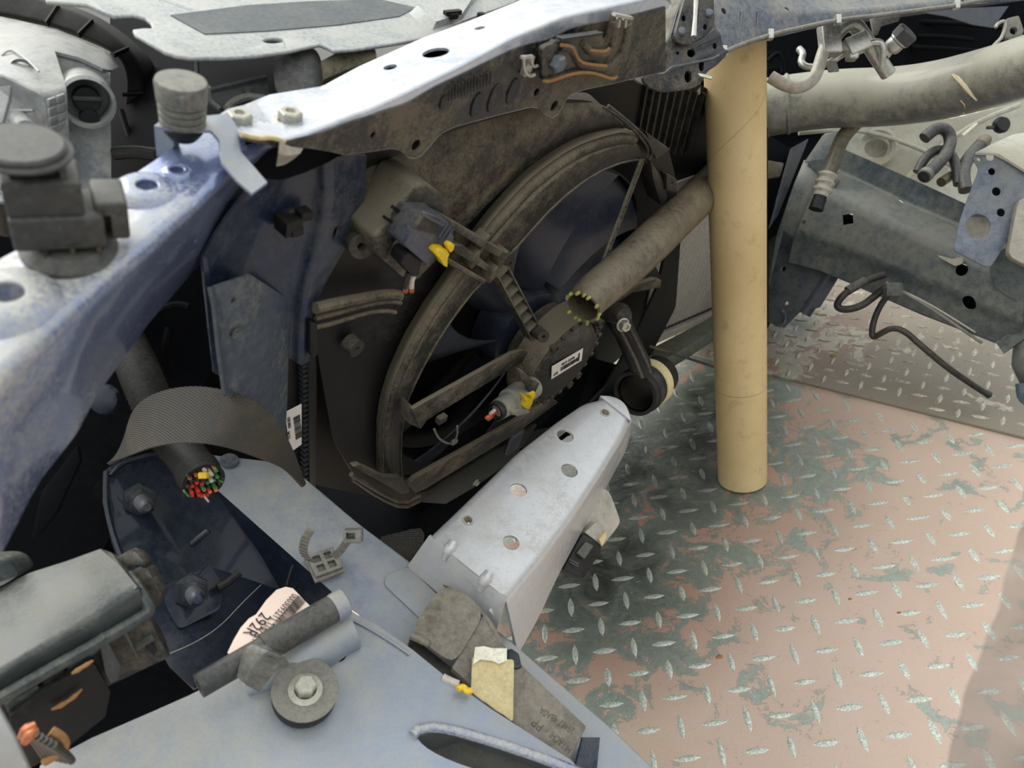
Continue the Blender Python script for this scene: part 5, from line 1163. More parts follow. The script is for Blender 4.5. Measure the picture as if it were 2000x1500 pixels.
def txt_on(s, x0, y0, x1, y1, hpx, name='tag_print', flip=1):
    p, q = tg(x0, y0), tg(x1, y1); xd = (q - p).normalized(); yd = nn.cross(xd).normalized() * flip
    b = MB(); L = (q - p).length; b.text(s, p, xd, yd, 1)
    mx = max((v - p).dot(xd) for v in b.v); my = max((v - p).dot(yd) for v in b.v); h = hpx * .5 / FPX
    b.v = [p + xd * ((v - p).dot(xd) / mx * L) + yd * ((v - p).dot(yd) / my * h) + nn * .0003 for v in b.v]
    o = build(b, name, 'ink', tg_, kind='stuff'); return o
txt_on('292R', 512, 1196, 474, 1238, 25); txt_on('0003093211 1189921', 572, 1160, 492, 1250, 17)
b = MB()
p, q = tg(586, 1164), tg(520, 1236); dn = (tg(600, 1180) - tg(586, 1164))
for k in range(34):
    f = k / 33; wv_ = random.choice((.3, .5, .8)); o_ = p.lerp(q, f); b.box(o_ + dn * .35 + nn * .0002, (q - p) / 34 * .28 * wv_ * 1.6, dn * .42, nn * .0002)
build(b, 'barcode_print', 'ink', tg_, kind='stuff')

# ================================================================ GREY RELAY COVER, TAPE
rc_ = thing('relay_cover', 'brown-grey plastic box cover with raised lettering on the rail end', 'cover', P(980, 1320, .5))
LB = .512
def CL(*pts, l=LB): return [P(x, y, vz(x, y, l)) for x, y in pts]
bf = CL((884, 1302), (945, 1196), (975, 1250), (1050, 1304), (1148, 1418), (1108, 1500), (1060, 1560), (1000, 1398), (900, 1318))
body_t = CL((884, 1304), (946, 1198), (978, 1262), (1024, 1292), (1146, 1418), (1104, 1496), (1092, 1484), (1000, 1404), (884, 1304))
build(MB().plate(CL((882, 1304), (946, 1198), (974, 1246), (990, 1270), (1146, 1418), (1104, 1500)), .014), 'box_body', 'covergrey', rc_, bevel=.0012)
lidr = [CL((800, 1236), (830, 1188), (866, 1140)), [p + UP * .004 for p in CL((842, 1270), (880, 1214), (906, 1160))], [p + UP * .002 for p in CL((884, 1304), (916, 1250), (948, 1198))]]
build(MB().grid([smooth(r, 1) for r in lidr]), 'curved_lid', 'covergrey', rc_, solid=.002, sub=2)
build(MB().plate(CL((866, 1140), (880, 1146), (912, 1162), (936, 1184), (960, 1212), (984, 1256), (990, 1268), (960, 1240), (946, 1204)), .003), 'lid_shoulder', 'covergrey', rc_, bevel=.0006)
build(MB().plate(CL((802, 1240), (888, 1308), (926, 1340), (916, 1352), (870, 1330), (806, 1280), l=LB + .006), .02), 'dark_gap', 'plasticdk', rc_, bevel=.0008)
a, c = P(802, 1241, vz(802, 1241, LB - .004)), P(838, 1258, vz(838, 1258, LB - .004)); ax = (c - a).normalized()
build(MB().lathe(a, ax, [(0, 0), (.0026, 0), (.0026, (c - a).length), (.0013, (c - a).length), (.0013, .004), (0, .004)], 18), 'hinge_pin', 'covergrey', rc_)
build(MB().plate(CL((990, 1268), (1000, 1266), (1014, 1276), (1020, 1302), (1008, 1306), (992, 1296), l=LB - .002), .004), 'side_lug', 'studdk', rc_, bevel=.001)
def letters(s, x0, y0, x1, y1, h, nm):
    p, q = CL((x0, y0))[0], CL((x1, y1))[0]; xd = (q - p).normalized(); yd = UP.cross(xd).normalized()
    b = MB(); b.text(s, p, xd, yd, 1); mx = max((v - p).dot(xd) for v in b.v); L = (q - p).length
    b.v = [p + xd * ((v - p).dot(xd) / mx * L) + yd * ((v - p).dot(yd) * h) + UP * .0002 for v in b.v]
    return build(b, nm, 'covergrey', rc_, kind='stuff')
letters('28487 4BA0A', 1124, 1424, 1058, 1380, .0075, 'raised_letters'); letters('HITACHI', 1118, 1462, 1080, 1428, .0075, 'raised_letters'); letters('PP', 1064, 1418, 1046, 1402, .009, 'raised_letters')
tp = thing('masking_tape', 'crumpled yellowed masking tape strip stuck over the relay cover', 'tape', P(960, 1340, .49))
def TP(x, y, e): return P(x, y, vz(x, y, LB - .004) - e)
rows_ = []
for j in range(11):
    f = j / 10; xa, ya = 922 + (-1) * f * 2, 1282 + f * 70; xb, yb = 1004 - 2 * f, 1288 + f * 122
    row = []
    for i in range(9):
        g_ = i / 8; row.append(TP(xa + (xb - xa) * g_, ya + (yb - ya) * g_ + math.sin(i * 2.1 + j) * 1.5, random.uniform(0, .0035) + .002))
    rows_.append(row)
build(MB().grid(rows_), 'tape_body', 'tape', tp, solid=.0008, sub=1)
build(MB().plate([TP(x, y, .006) for x, y in ((928, 1264), (945, 1262), (962, 1266), (990, 1266), (990, 1290), (975, 1296), (960, 1290), (938, 1288), (924, 1298))], .0008), 'torn_paper', 'tapew', tp)
ws = thing('wire_scrap', 'bit of yellow and white wire sticking out beside the masking tape', 'wire', P(900, 1345, .48))
build(MB().tube(CL((865, 1322), (880, 1330), (896, 1336), l=.50), .0025, 8), 'white_piece', 'wwhite', ws); build(MB().tube(CL((894, 1346), (904, 1340), (914, 1352), (920, 1348), l=.495), .0022, 8), 'yellow_piece', 'yellow', ws)

# ================================================================ FUSE BOX (bottom left)
fb_ = thing('fuse_box', 'dusty dark grey fuse box with a rounded lid at the lower left', 'fuse box', P(150, 1250, .42))
ld = dict(a=(-60, 1165, .445), b=(0, 1148, .445), c=(40, 1126, .447), d=(195, 1074, .455), e=(214, 1080, .455), f=(258, 1128, .440), g=(276, 1152, .432), h=(276, 1172, .428),
          i=(180, 1222, .415), j=(0, 1316, .388), k=(-60, 1350, .38), l=(300, 1184, .436), m=(294, 1206, .436), n=(180, 1272, .420), o=(0, 1368, .392), p=(-60, 1400, .385))
lt = [[(-60, 1165, .445), (0, 1148, .445), (60, 1118, .447), (130, 1096, .450), (196, 1072, .455)], [(-60, 1240, .413), (0, 1225, .415), (100, 1170, .42), (170, 1135, .43), (236, 1106, .445)], [(-60, 1342, .382), (0, 1312, .388), (90, 1262, .40), (190, 1206, .414), (268, 1146, .430)], [(-60, 1356, .384), (0, 1326, .390), (90, 1276, .402), (190, 1220, .416), (276, 1160, .432)], [(-60, 1392, .388), (0, 1358, .394), (90, 1306, .406), (190, 1252, .420), (286, 1190, .437)]]
build(MB().grid([resample(Q(*r), 20) for r in lt]), 'lid', 'lidplastic', fb_, solid=.0025, fold=.006)
build(MB().grid([resample(Q((196, 1072, .455), (216, 1078, .456), (236, 1106, .445), (268, 1146, .430)), 12), resample(Q((204, 1074, .458), (226, 1082, .46), (262, 1120, .450), (280, 1152, .436)), 12), resample(Q((206, 1090, .47), (236, 1100, .47), (276, 1136, .460), (300, 1186, .442)), 12)]), 'lid_end', 'lidplastic', fb_, solid=.002)
build(MB().tube(Q((-60, 1398, .384), (0, 1364, .390), (90, 1312, .402), (190, 1256, .416), (276, 1206, .432), (292, 1194, .436), (288, 1176, .436), (270, 1150, .437), (252, 1126, .447)), .0035, 10), 'lid_bead', 'lidplastic', fb_)
bx = [[(-60, 1392, .394), (0, 1360, .398), (90, 1310, .410), (190, 1254, .424), (284, 1196, .438)], [(-60, 1480, .41), (0, 1448, .415), (100, 1400, .425), (210, 1340, .438), (330, 1284, .450)]]
build(MB().grid([resample(Q(*r), 16) for r in bx]), 'box_front', 'plastic', fb_, solid=.003)
build(MB().grid([Q((284, 1196, .438), (306, 1240, .445), (330, 1284, .450)), Q((292, 1196, .46), (316, 1230, .46), (330, 1270, .47))]), 'box_end', 'plastic', fb_, solid=.003)
def FB(pts, th, nm, m_='plastic', z=0, **k):
    def zz(x, y): return .398 + (x * .00013) + (y - (1360 - x * .56)) * .00013 - z
    return build(MB().plate([P(x, y, zz(x, y)) for x, y in pts], th), nm, m_, fb_, **k)
FB([(194, 1256), (206, 1244), (236, 1300), (232, 1328), (214, 1338), (206, 1318)], .006, 'latch', 'lidplastic', .010, bevel=.001)
FB([(130, 1298), (194, 1256), (200, 1268), (134, 1312)], .004, 'ledge', 'lidplastic', .008, bevel=.0006)
FB([(238, 1228), (242, 1226), (272, 1286), (268, 1288)], .004, 'rib', 'lidplastic', .007)
FB([(264, 1268), (300, 1246), (302, 1250), (268, 1272)], .004, 'rib', 'lidplastic', .007)
FB([(292, 1252), (308, 1272), (300, 1280), (286, 1266)], .003, 'socket', 'plasticdk', .006)
FB([(10, 1380), (74, 1340), (82, 1350), (16, 1394)], .005, 'ledge', 'lidplastic', .008, bevel=.0006)
FB([(84, 1338), (122, 1308), (132, 1312), (134, 1322), (92, 1346)], .006, 'latch', 'plasticdk', .008, bevel=.001)
FB([(20, 1400), (78, 1356), (88, 1350), (180, 1290), (204, 1330), (216, 1352), (206, 1400), (120, 1470), (60, 1500), (20, 1460)], .008, 'side_cover', 'plasticdk', .012, bevel=.0015)
for q_ in (((100, 1386), (120, 1378), (144, 1362), (160, 1346)), ((140, 1316), (160, 1304), (182, 1290))):
    p = [P(x, y, .398 + x * .00013 + (y - (1360 - x * .56)) * .00013 - .016) for x, y in q_]; build(MB().tube(p, [.0006, .0016, .0009, .0014, .0005], 6), 'rust_smear', 'rust', fb_)
# clips on the right of the lid
for q_ in (((226, 1090), (250, 1076), (268, 1082), (284, 1100), (282, 1108), (262, 1106), (240, 1110)), ((252, 1118), (272, 1106), (290, 1112), (306, 1144), (316, 1160), (300, 1190), (290, 1160))):
    build(MB().plate([P(x, y, .452) for x, y in q_], .010), 'lid_clip', 'plastic', fb_, bevel=.001)
for q_ in (((258, 1078), (268, 1082), (282, 1098), (274, 1104), (264, 1094)), ((284, 1116), (292, 1120), (298, 1130), (286, 1134))):
    build(MB().plate([P(x, y, .446) for x, y in q_], .003), 'clip_lip', 'lidplastic', fb_, bevel=.0006)
tag(build(MB().plate(corners(Q((-50, 1096, .44), (0, 1092, .44), (22, 1100, .442), (36, 1120, .445), (30, 1128, .445), (0, 1146, .44), (-50, 1160, .44)), .005), .02), 'box_corner', 'lidplastic', bevel=.002), 'grey rounded plastic corner piece at the left edge above the fuse box', 'plastic part')
# cut harness end with orange ends at the lower left
ch_ = thing('cut_cable_bundle', 'cut cable bundle with orange-brown ends below the fuse box', 'cable', P(85, 1440, .37))
for k in range(7):
    x = 50 + k * 9; build(MB().tube(Q((x, 1424 + k * 5, .365), (x + 22, 1452 + k * 3, .375), (x + 36, 1474 + k * 2, .385)), .0020, 8), 'wire', 'wblack', ch_)
for q_ in (((42, 1440, .360), (52, 1424, .358), (70, 1414, .36)), ((48, 1450, .358), (58, 1434, .357), (72, 1422, .36))): build(MB().tube(Q(*q_), [.0018, .0030, .0014], 8), 'burnt_end', 'copper', ch_)
build(MB().tube(Q((100, 1428, .37), (122, 1440, .372), (128, 1460, .375), (110, 1474, .38), (90, 1486, .385)), .0025, 8), 'sleeve_edge', 'rust', ch_)
# pale blurred edge nearest the lens, bottom left: a painted flange close to the viewer
tag(build(MB().grid([Q((-60, 1300, .20), (-10, 1370, .20), (30, 1440, .20), (70, 1530, .20)), Q((-100, 1400, .19), (-60, 1440, .19), (-10, 1480, .19), (0, 1540, .19))]), 'near_flange', 'silver', solid=.002), 'pale out of focus metal flange at the bottom left corner', 'car body edge')

# ================================================================ RIGHT SIDE: far frame rail
fr2 = thing('far_frame_rail', 'grey-green far frame rail pointing down to the right above the steel plate', 'car frame rail', P(1750, 480, 1.1))
def zr(x, y=0): return 1.26 - (x - 1560) * .00052
def RR(*pts, dz=0): return [P(x, y, zr(x) + dz) for x, y in pts]
rows = [RR((1640, 286), (1700, 312), (1790, 352), (1885, 396), (1960, 420), (2060, 455), dz=.045), RR((1630, 322), (1690, 348), (1780, 392), (1880, 440), (1960, 470), (2060, 500), dz=.050),
        RR((1618, 352), (1680, 386), (1760, 425), (1860, 475), (1960, 520), (2060, 560)), RR((1560, 400), (1640, 436), (1740, 480), (1850, 530), (1990, 600), (2060, 630), dz=-.012),
        RR((1545, 452), (1640, 490), (1740, 530), (1850, 580), (1975, 640), (2040, 670), dz=-.008)]
top_ = [RR((1640, 288), (1700, 314), (1790, 354), (1885, 398), (2020, 450), dz=.050), RR((1622, 328), (1690, 358), (1780, 402), (1880, 444), (2010, 500), dz=.056), RR((1600, 356), (1680, 398), (1760, 436), (1860, 482), (2000, 545), dz=.002),
        RR((1590, 372), (1670, 412), (1755, 450), (1860, 498), (2000, 560), dz=-.004), RR((1556, 452), (1640, 480), (1740, 520), (1850, 562), (1998, 632), dz=-.004), RR((1548, 474), (1640, 502), (1740, 540), (1850, 584), (1990, 650), dz=.006), RR((1540, 512), (1600, 528), (1740, 588), (1850, 632), (1944, 666), dz=.012)]
build(MB().grid([resample(r, 26) for r in top_]), 'rail_shell', 'railgrey', fr2, solid=.002, fold=.006, holes=[(1656, 428, 14, 1, 4), (1878, 527, 12), (1892, 592, 15), (1760, 392, 7, .3), (1570, 434, 4)])
build(MB().plate(RR((1944, 668), (1998, 632), (2000, 600), (2040, 560), (2060, 620), (1960, 690), dz=.008), .003), 'rail_end', 'railgrey', fr2)
build(MB().grid([RR((1680, 560), (1800, 612), (1945, 668), dz=.013), RR((1690, 556), (1810, 598), (1960, 655), dz=.08)]), 'rail_underside', 'bluedk', fr2, solid=.002)
build(MB().plate(RR((1590, 400), (1680, 424), (1990, 566), (1950, 650), (1600, 500), dz=.05), .002), 'rail_hole_shade', 'dark', fr2)  # black sheet added behind the rail holes to paint them shaded
build(MB().plate(corners(RR((1830, 498), (1862, 506), (1880, 500), (1880, 514), (1866, 520), (1840, 506), dz=-.012), .003), .003), 'welded_tab', 'beige', fr2)
# crash-box end with stepped plates
build(MB().plate(corners(RR((1608, 262), (1650, 250), (1640, 300), (1612, 352), (1574, 316), (1570, 318)), .004), .004), 'end_plate', 'railgrey', fr2, bevel=.001)
build(MB().plate(RR((1570, 312), (1612, 322), (1640, 352), (1606, 400), (1560, 470), (1530, 450), (1500, 560), (1516, 460), (1550, 360), dz=.006), .006), 'end_plate', 'railgrey', fr2, bevel=.001, holes=[])
build(MB().plate(RR((1500, 470), (1530, 450), (1600, 470), (1620, 530), (1650, 520), (1600, 600), (1560, 610), (1530, 640), (1500, 630), dz=.03), .006), 'lower_plate', 'bluedk', fr2, bevel=.001, holes=[(1536, 592, 4), (1530, 525, 5)])
build(MB().tube(RR((1640, 510), (1605, 560), (1570, 612), dz=.04), .012, 14), 'diagonal_tube', 'bluedk', fr2)
build(MB().tube(RR((1520, 638), (1532, 634), (1536, 616), (1528, 606), dz=.02), .002, 8), 'bent_lip', 'railtop', fr2)
# dark bundle of panels left of it, behind the tube
dp = thing('radiator_support_post', 'dark steel support post behind the cardboard tube', 'car body post', P(1510, 400, 1.25))
for q_, m_ in ((((1500, 262, 1.30), (1560, 300, 1.31), (1570, 320, 1.31), (1520, 430, 1.33), (1496, 500, 1.33), (1470, 640, 1.34), (1440, 560, 1.34), (1450, 300, 1.30)), 'dark'), (((1545, 290, 1.29), (1580, 270, 1.29), (1520, 420, 1.30), (1500, 450, 1.30)), 'bluedk')):
    build(MB().plate(Q(*q_), .004), 'post_sheet', m_, dp, bevel=.001)
build(MB().plate(Q((1480, 240, 1.37), (1590, 256, 1.37), (1650, 270, 1.37), (1600, 400, 1.37), (1560, 500, 1.37), (1500, 640, 1.37), (1470, 640, 1.37)), .003), 'post_sheet', 'dark', dp)  # added black sheet, paints the gap between post and rail as shade
build(MB().plate(Q((1498, 312, 1.27), (1532, 318, 1.27), (1524, 345, 1.27), (1498, 350, 1.27)), .01), 'post_block', 'plastic', dp, bevel=.002)
# gusset plate with holes at right edge
gp = thing('perforated_gusset', 'blue-grey perforated steel gusset plate standing on the far frame rail', 'gusset plate', P(1920, 400, 1.0))
def ZG(x, y): return 1.02 - (x - 1930) * .0002 
gpts = [(1898, 306), (1906, 298), (1930, 300), (1945, 304), (2010, 338), (2030, 380), (1960, 480), (1948, 502), (1936, 520), (1922, 520), (1862, 488), (1872, 440), (1885, 400), (1912, 330), (1905, 318)]
def gh(cx, cy, r): return [P(cx + r * math.cos(a), cy + r * 1.0 * math.sin(a), ZG(cx + r * math.cos(a), cy)) for a in [k * math.pi / 14 for k in range(28)]]
build(MB().plate(corners([P(x, y, ZG(x, y)) for x, y in gpts], .004), .003, [gh(1937, 335, 7), gh(1946, 374, 8.5), gh(1955, 415, 8), gh(1910, 442, 24), gh(1934, 306, 8), gh(1912, 311, 4)]), 'gusset_plate', 'gusset', gp, bevel=.001)
build(MB().grid([Q((1905, 298, 1.02), (1950, 300, 1.012), (2030, 350, .995)), Q((1940, 280, 1.05), (1980, 262, 1.08), (2060, 250, 1.08))]), 'top_flange', 'fender', gp, solid=.003)
build(MB().plate(corners(Q((1930, 520, 1.05), (1960, 480, 1.03), (2060, 520, 1.0), (2060, 640, 1.0), (1998, 600, 1.03), (1940, 560, 1.05)), .01), .01), 'side_pad', 'railgrey', gp, bevel=.003)
build(MB().plate(corners(Q((1990, 385, .99), (2060, 390, .98), (2060, 545, .98), (1968, 500, 1.0)), .01), .02), 'corner_block', 'beige', gp, bevel=.003)
build(MB().plate([P(x, y, 1.08) for x, y in ((1915, 318), (1950, 320), (1972, 410), (1966, 428), (1938, 426), (1925, 380))], .003), 'backing', 'dark', gp)  # added sheet, coloured as the shade inside the upper small holes
build(MB().plate([P(x, y, 1.10) for x, y in ((1886, 424), (1930, 424), (1936, 466), (1888, 466))], .004), 'backing', 'beige', gp)
# pale inner fender behind
pf = thing('pale_inner_fender', 'pale dusty inner fender panel behind the far frame rail', 'car body panel', P(1850, 300, 1.5))
fpts = [(1590, 250), (1700, 225), (1860, 232), (1930, 215), (2060, 170), (2060, 420), (1980, 420), (1900, 410), (1780, 370), (1640, 300)]
def ZF(x, y): return 1.36 + (y - 250) * -.0003
build(MB().plate([P(x, y, 1.38) for x, y in fpts], .004, [[P(1712 + 24 * math.cos(a), 290 + 18 * math.sin(a), 1.38) for a in [k * math.pi / 14 for k in range(28)]]]), 'fender_sheet', 'fender', pf)
build(MB().lathe(P(1712, 289, 1.378), (C - P(1712, 289, 1.378)).normalized(), [(.034, -.001), (.036, .003), (.031, .006), (.024, .003), (.022, -.004)], 36), 'pressed_ring', 'fender', pf)
build(MB().plate(Q((1680, 262, 1.40), (1745, 262, 1.40), (1745, 318, 1.40), (1680, 318, 1.40)), .004), 'hole_backing', 'beige', pf)
for q_, r_ in ((((1560, 260, 1.36), (1680, 250, 1.36), (1800, 290, 1.36), (1870, 330, 1.36)), .004), (((1770, 350, 1.35), (1820, 300, 1.35), (1900, 240, 1.35), (1990, 205, 1.35)), .005)): build(MB().tube(Q(*q_), r_, 8), 'pressed_crease', 'fender', pf)
build(MB().bar(*Q((1878, 265, 1.34), (1906, 242, 1.34)), .008, U, .004), 'paper_chip', 'tapew', pf)
c_ = P(1952, 246, 1.30); cn = thing('small_connector', 'small black round connector on the pale inner fender at the right', 'connector', c_)
build(MB().lathe(c_, -F, [(0, 0), (.013, 0), (.014, .006), (.011, .012), (0, .012)], 22), 'body', 'plasticdk', cn); build(MB().box(c_ + R * -.012 - U * .004 - F * .004, R * .012, U * .0025, F * .003), 'tab', 'plastic', cn, bevel=.001)
# bent black hoses
for q_, r_, lab in ((((1805, 270, 1.20), (1828, 250, 1.20), (1848, 252, 1.20), (1858, 272, 1.20), (1850, 300, 1.19), (1828, 325, 1.18), (1806, 345, 1.17)), .0068, 'dark hooked rubber hose bending over on the pale fender, left one of three'),
                    (((1792, 336, 1.21), (1806, 308, 1.21), (1832, 290, 1.21), (1858, 300, 1.20), (1868, 326, 1.19), (1872, 360, 1.18)), .0055, 'dark rubber hose arching between the hooked hose and the rust-tipped hose'),
                    (((1922, 276, 1.22), (1900, 298, 1.21), (1884, 320, 1.20), (1880, 345, 1.18), (1886, 372, 1.17)), .0072, 'dark hose with a brown tip rising to the right on the pale fender')):
    g = thing('rubber_hose', lab, 'hose', P(*q_[-1]), 'hoses on the far fender'); build(MB().tube(Q(*q_), r_ * 1.35, 16, sm=3), 'hose_body', 'rubber', g)
    if r_ == .0068: build(MB().lathe(P(1812, 338, 1.172), (P(1806, 345, 1.17) - P(1828, 325, 1.18)).normalized(), [(.009, 0), (.0112, .001), (.0112, .010), (.009, .011)], 20), 'hose_band', 'rubbergrey', g)
    if r_ == .0072: build(MB().lathe(P(1922, 276, 1.22), (P(1922, 276, 1.22) - P(1900, 298, 1.21)).normalized(), [(.0100, -.012), (.0104, 0), (.008, .008), (0, .009)], 18), 'brown_tip', 'hose', g)
g = thing('drain_tube', 'short brown tube stub lying low on the pale fender by the rail', 'pipe', P(1860, 345, 1.2)); build(MB().tube(Q((1838, 356, 1.19), (1856, 344, 1.2), (1872, 338, 1.21)), .0075, 14), 'tube_body', 'hose', g)
# hose with ferrule in front
fh = thing('ferrule_hose', 'grey-brown hose with a ridged metal ferrule hanging in front of the far rail', 'hose', P(1610, 380, 1.1))
build(MB().tube(Q((1672, 240, 1.12), (1650, 262, 1.12), (1638, 285, 1.12), (1630, 310, 1.12), (1618, 340, 1.12)), .0105, 16), 'hose_body', 'hose', fh)
a, c = P(1618, 338, 1.12), P(1602, 384, 1.12); ax = (c - a).normalized(); L = (c - a).length; prof = [(.0105, 0)]
for k in range(3): prof += [(.0135, L * (.06 + .31 * k)), (.0140, L * (.14 + .31 * k)), (.0110, L * (.25 + .31 * k)), (.0110, L * (.30 + .31 * k))]
build(MB().lathe(a, ax, prof + [(.010, L), (0, L)], 26), 'ferrule', 'beige', fh); build(MB().lathe(c, ax, [(.0095, 0), (.0105, .02), (0, .022)], 20), 'hose_stub', 'plasticdk', fh)

# ================================================================ BIG DUCT
du = thing('intake_duct', 'thick smooth grey intake duct sweeping out to the right edge', 'duct', P(1700, 190, 1.15))
dpts = resample(smooth(Q((1380, 215, 1.18), (1450, 216, 1.16), (1500, 210, 1.14), (1560, 200, 1.13), (1640, 192, 1.10), (1740, 190, 1.06), (1830, 178, 1.01), (1910, 158, .96), (1990, 136, .91), (2080, 104, .86)), 3), 50)
dwall = build(MB().tube(dpts, [.043 - .008 * i / 49 for i in range(50)], 40, sm=0), 'duct_wall', 'duct', du)
for k, m_ in ((9, 'duct'), (12, 'duct')):
    ax = (dpts[k + 1] - dpts[k]).normalized(); build(MB().lathe(dpts[k], ax, [(.0415, -.003), (.0435, -.001), (.0435, .001), (.0415, .003)], 40), 'duct_band', m_, du)
MT['scr'] = mat('pale_scratch', (206, 196, 160), .6, 0, .2, bump=.3)
for q_ in (((1860, 146), (1872, 154), (1890, 174), (1908, 196), (1924, 216)), ((1876, 196), (1886, 206), (1882, 222))):
    b = MB(); pts = []
    for x, y in q_:
        l, nr = surf(dwall, x, y)
        if l: pts.append(l + nr * .0002)
    b.tube(pts, [.0012, .0035, .003, .0035, .0012] if len(pts) > 3 else .0008, 6, sm=1); build(b, 'scrape', 'scr', du)
# dark bellows where the duct begins, behind the tube
build(MB().tube(Q((1330, 230, 1.20), (1380, 220, 1.18)), .05, 28, sm=0), 'dark_collar', 'plasticdk', du)

# ================================================================ ALUMINIUM A/C PIPES
ac = thing('aluminium_pipes', 'bright aluminium air-conditioning pipes with blocks above the grey duct', 'pipe', P(1650, 110, 1.0))
def T(q_, r, nm='pipe', m_='alu', seg=16): return build(MB().tube(Q(*q_), r, seg, sm=3), nm, m_, ac)
T(((1560, 95, .96), (1570, 105, .955), (1562, 122, .95), (1580, 134, .945), (1620, 124, .94), (1656, 98, .935), (1686, 88, .93), (1716, 80, .93), (1726, 92, .93), (1722, 130, .94)), .0042)
T(((1505, 150, .92), (1535, 168, .915), (1562, 172, .91), (1590, 156, .91), (1600, 128, .915), (1608, 100, .92), (1618, 80, .925)), .0074, m_='beige')
T(((1618, 90, .93), (1632, 66, .93), (1650, 48, .93), (1668, 46, .935), (1684, 66, .94), (1712, 110, .95), (1735, 145, .96)), .0092)
T(((1728, 108, .95), (1742, 90, .945), (1756, 76, .94)), .0065)
def blk(c, a, b_, d, nm='pipe_block'): 
    build(MB().box(P(*c), a, b_, d), nm, 'alu', ac, bevel=.002, bseg=3)
r_ = (R * .75 + U * .66).normalized(); s_2 = r_.cross(F).normalized()
blk((1620, 78, .92), R * .011, (U * .95 - R * .1).normalized() * .018, F * .009)
blk((1672, 88, .925), (R * .9 + U * .4) * .014, (U * .9 - R * .4) * .011, F * .009)
blk((1664, 106, .925), R * .006, U * .007, F * .007)
a, c = P(1738, 96, .945), P(1770, 66, .93); ax = (c - a).normalized(); L = (c - a).length
build(MB().lathe(a, ax, [(.009, 0), (.0105, .003), (.0105, L * .45), (.009, L * .5), (.012, L * .52), (.012, L * .6)], 22), 'valve_body', 'alu', ac)
build(MB().lathe(a + ax * L * .6, ax, [(0, 0), (.0135, 0), (.0140, .012), (.012, .014), (0, .014)], 10), 'valve_cap', 'rubber', ac, ang=20)
build(MB().plate(Q((1612, 120, .93), (1634, 118, .93), (1640, 140, .935), (1620, 142, .935)), .004), 'pipe_stay', 'rubbergrey', ac, bevel=.001)
# dark structures top right: bumper beam and bracket
dr = thing('bumper_reinforcement', 'dark blue-black reinforcement behind the pipes at the upper right', 'car body beam', P(1850, 90, 1.4))
build(MB().plate(Q((1490, 70, 1.25), (1560, 60, 1.3), (1760, 22, 1.35), (2080, -10, 1.4), (2080, 160, 1.4), (1800, 220, 1.42), (1490, 260, 1.3)), .006), 'beam_sheet', 'dark', dr)
for q_ in (((1780, 42, 1.33), (1880, 46, 1.33), (1960, 54, 1.34)), ((1780, 92, 1.33), (1860, 96, 1.33), (1930, 102, 1.34)), ((1790, 70, 1.33), (1850, 72, 1.33), (1900, 78, 1.34))): build(MB().tube(Q(*q_), .004, 8), 'pressed_ridge', 'dark', dr)
build(MB().grid([Q((1800, 24, 1.2), (1880, 16, 1.2), (1970, 12, 1.2)), Q((1850, 32, 1.2), (1900, 48, 1.2), (1940, 54, 1.2), )]), 'blue_flap', 'bluedk', dr, solid=.002)
build(MB().plate(corners(Q((1966, 36, 1.15), (1990, 30, 1.15), (2000, 60, 1.15), (1990, 84, 1.15), (1962, 74, 1.15)), .003), .006, [circ(P(1980, 60, 1.15), R, U, .006, 12)]), 'bracket', 'rubbergrey', dr, bevel=.001)
build(MB().tube(Q((1930, 100, 1.15), (1946, 84, 1.15), (1958, 72, 1.15), (1966, 40, 1.15), (1950, 44, 1.15), (1944, 54, 1.15)), .0025, 8), 'wire', 'beige', dr)
build(MB().plate(Q((1700, 36, 1.0), (1760, 26, 1.0), (1756, 40, 1.0), (1722, 50, 1.0), (1714, 68, 1.0), (1706, 66, 1.0)), .003), 'hanging_tab', 'rubbergrey', dr, bevel=.0006)
build(MB().tube(Q((1500, 120, .98), (1520, 100, .98), (1530, 130, .98), (1528, 144, .98)), .003, 8), 'loop', 'dark', dr)
build(MB().plate(corners(Q((1496, 100, 1.0), (1530, 98, 1.0), (1534, 138, 1.0), (1500, 140, 1.0)), .004), .006, [circ(P(1515, 118, 1.0), R, U, .008, 14)]), 'small_bracket', 'dark', dr, bevel=.001)
# centre dark shapes behind the latch, left of the tube
dc = thing('condenser_edge', 'dark ribbed condenser edge between the fan shroud and the cardboard tube', 'condenser', P(1330, 250, 1.05))
build(MB().plate(Q((1240, 150, 1.0), (1400, 140, 1.0), (1400, 330, 1.1), (1330, 330, 1.1), (1290, 250, 1.05)), .004), 'edge_sheet', 'dark', dc)
for k in range(5): build(MB().bar(*Q((1250 + 18 * k, 172, .93), (1262 + 14 * k - 10, 262, .97)), .004, F, .005), 'rib', 'plasticdk', dc)
build(MB().bar(*Q((1336, 170, .90), (1300, 290, .95)), .012, F, .006), 'support_strip', 'plastic', dc, bevel=.001)
build(MB().plate(Q((1344, 166, .86), (1368, 158, .86), (1368, 182, .86), (1346, 188, .86)), .004), 'tan_chip', 'beige', dc)
build(MB().tube(Q((1336, 250, 1.0), (1340, 215, 1.0), (1362, 195, 1.0)), .004, 10), 'dark_hose', 'plasticdk', dc)
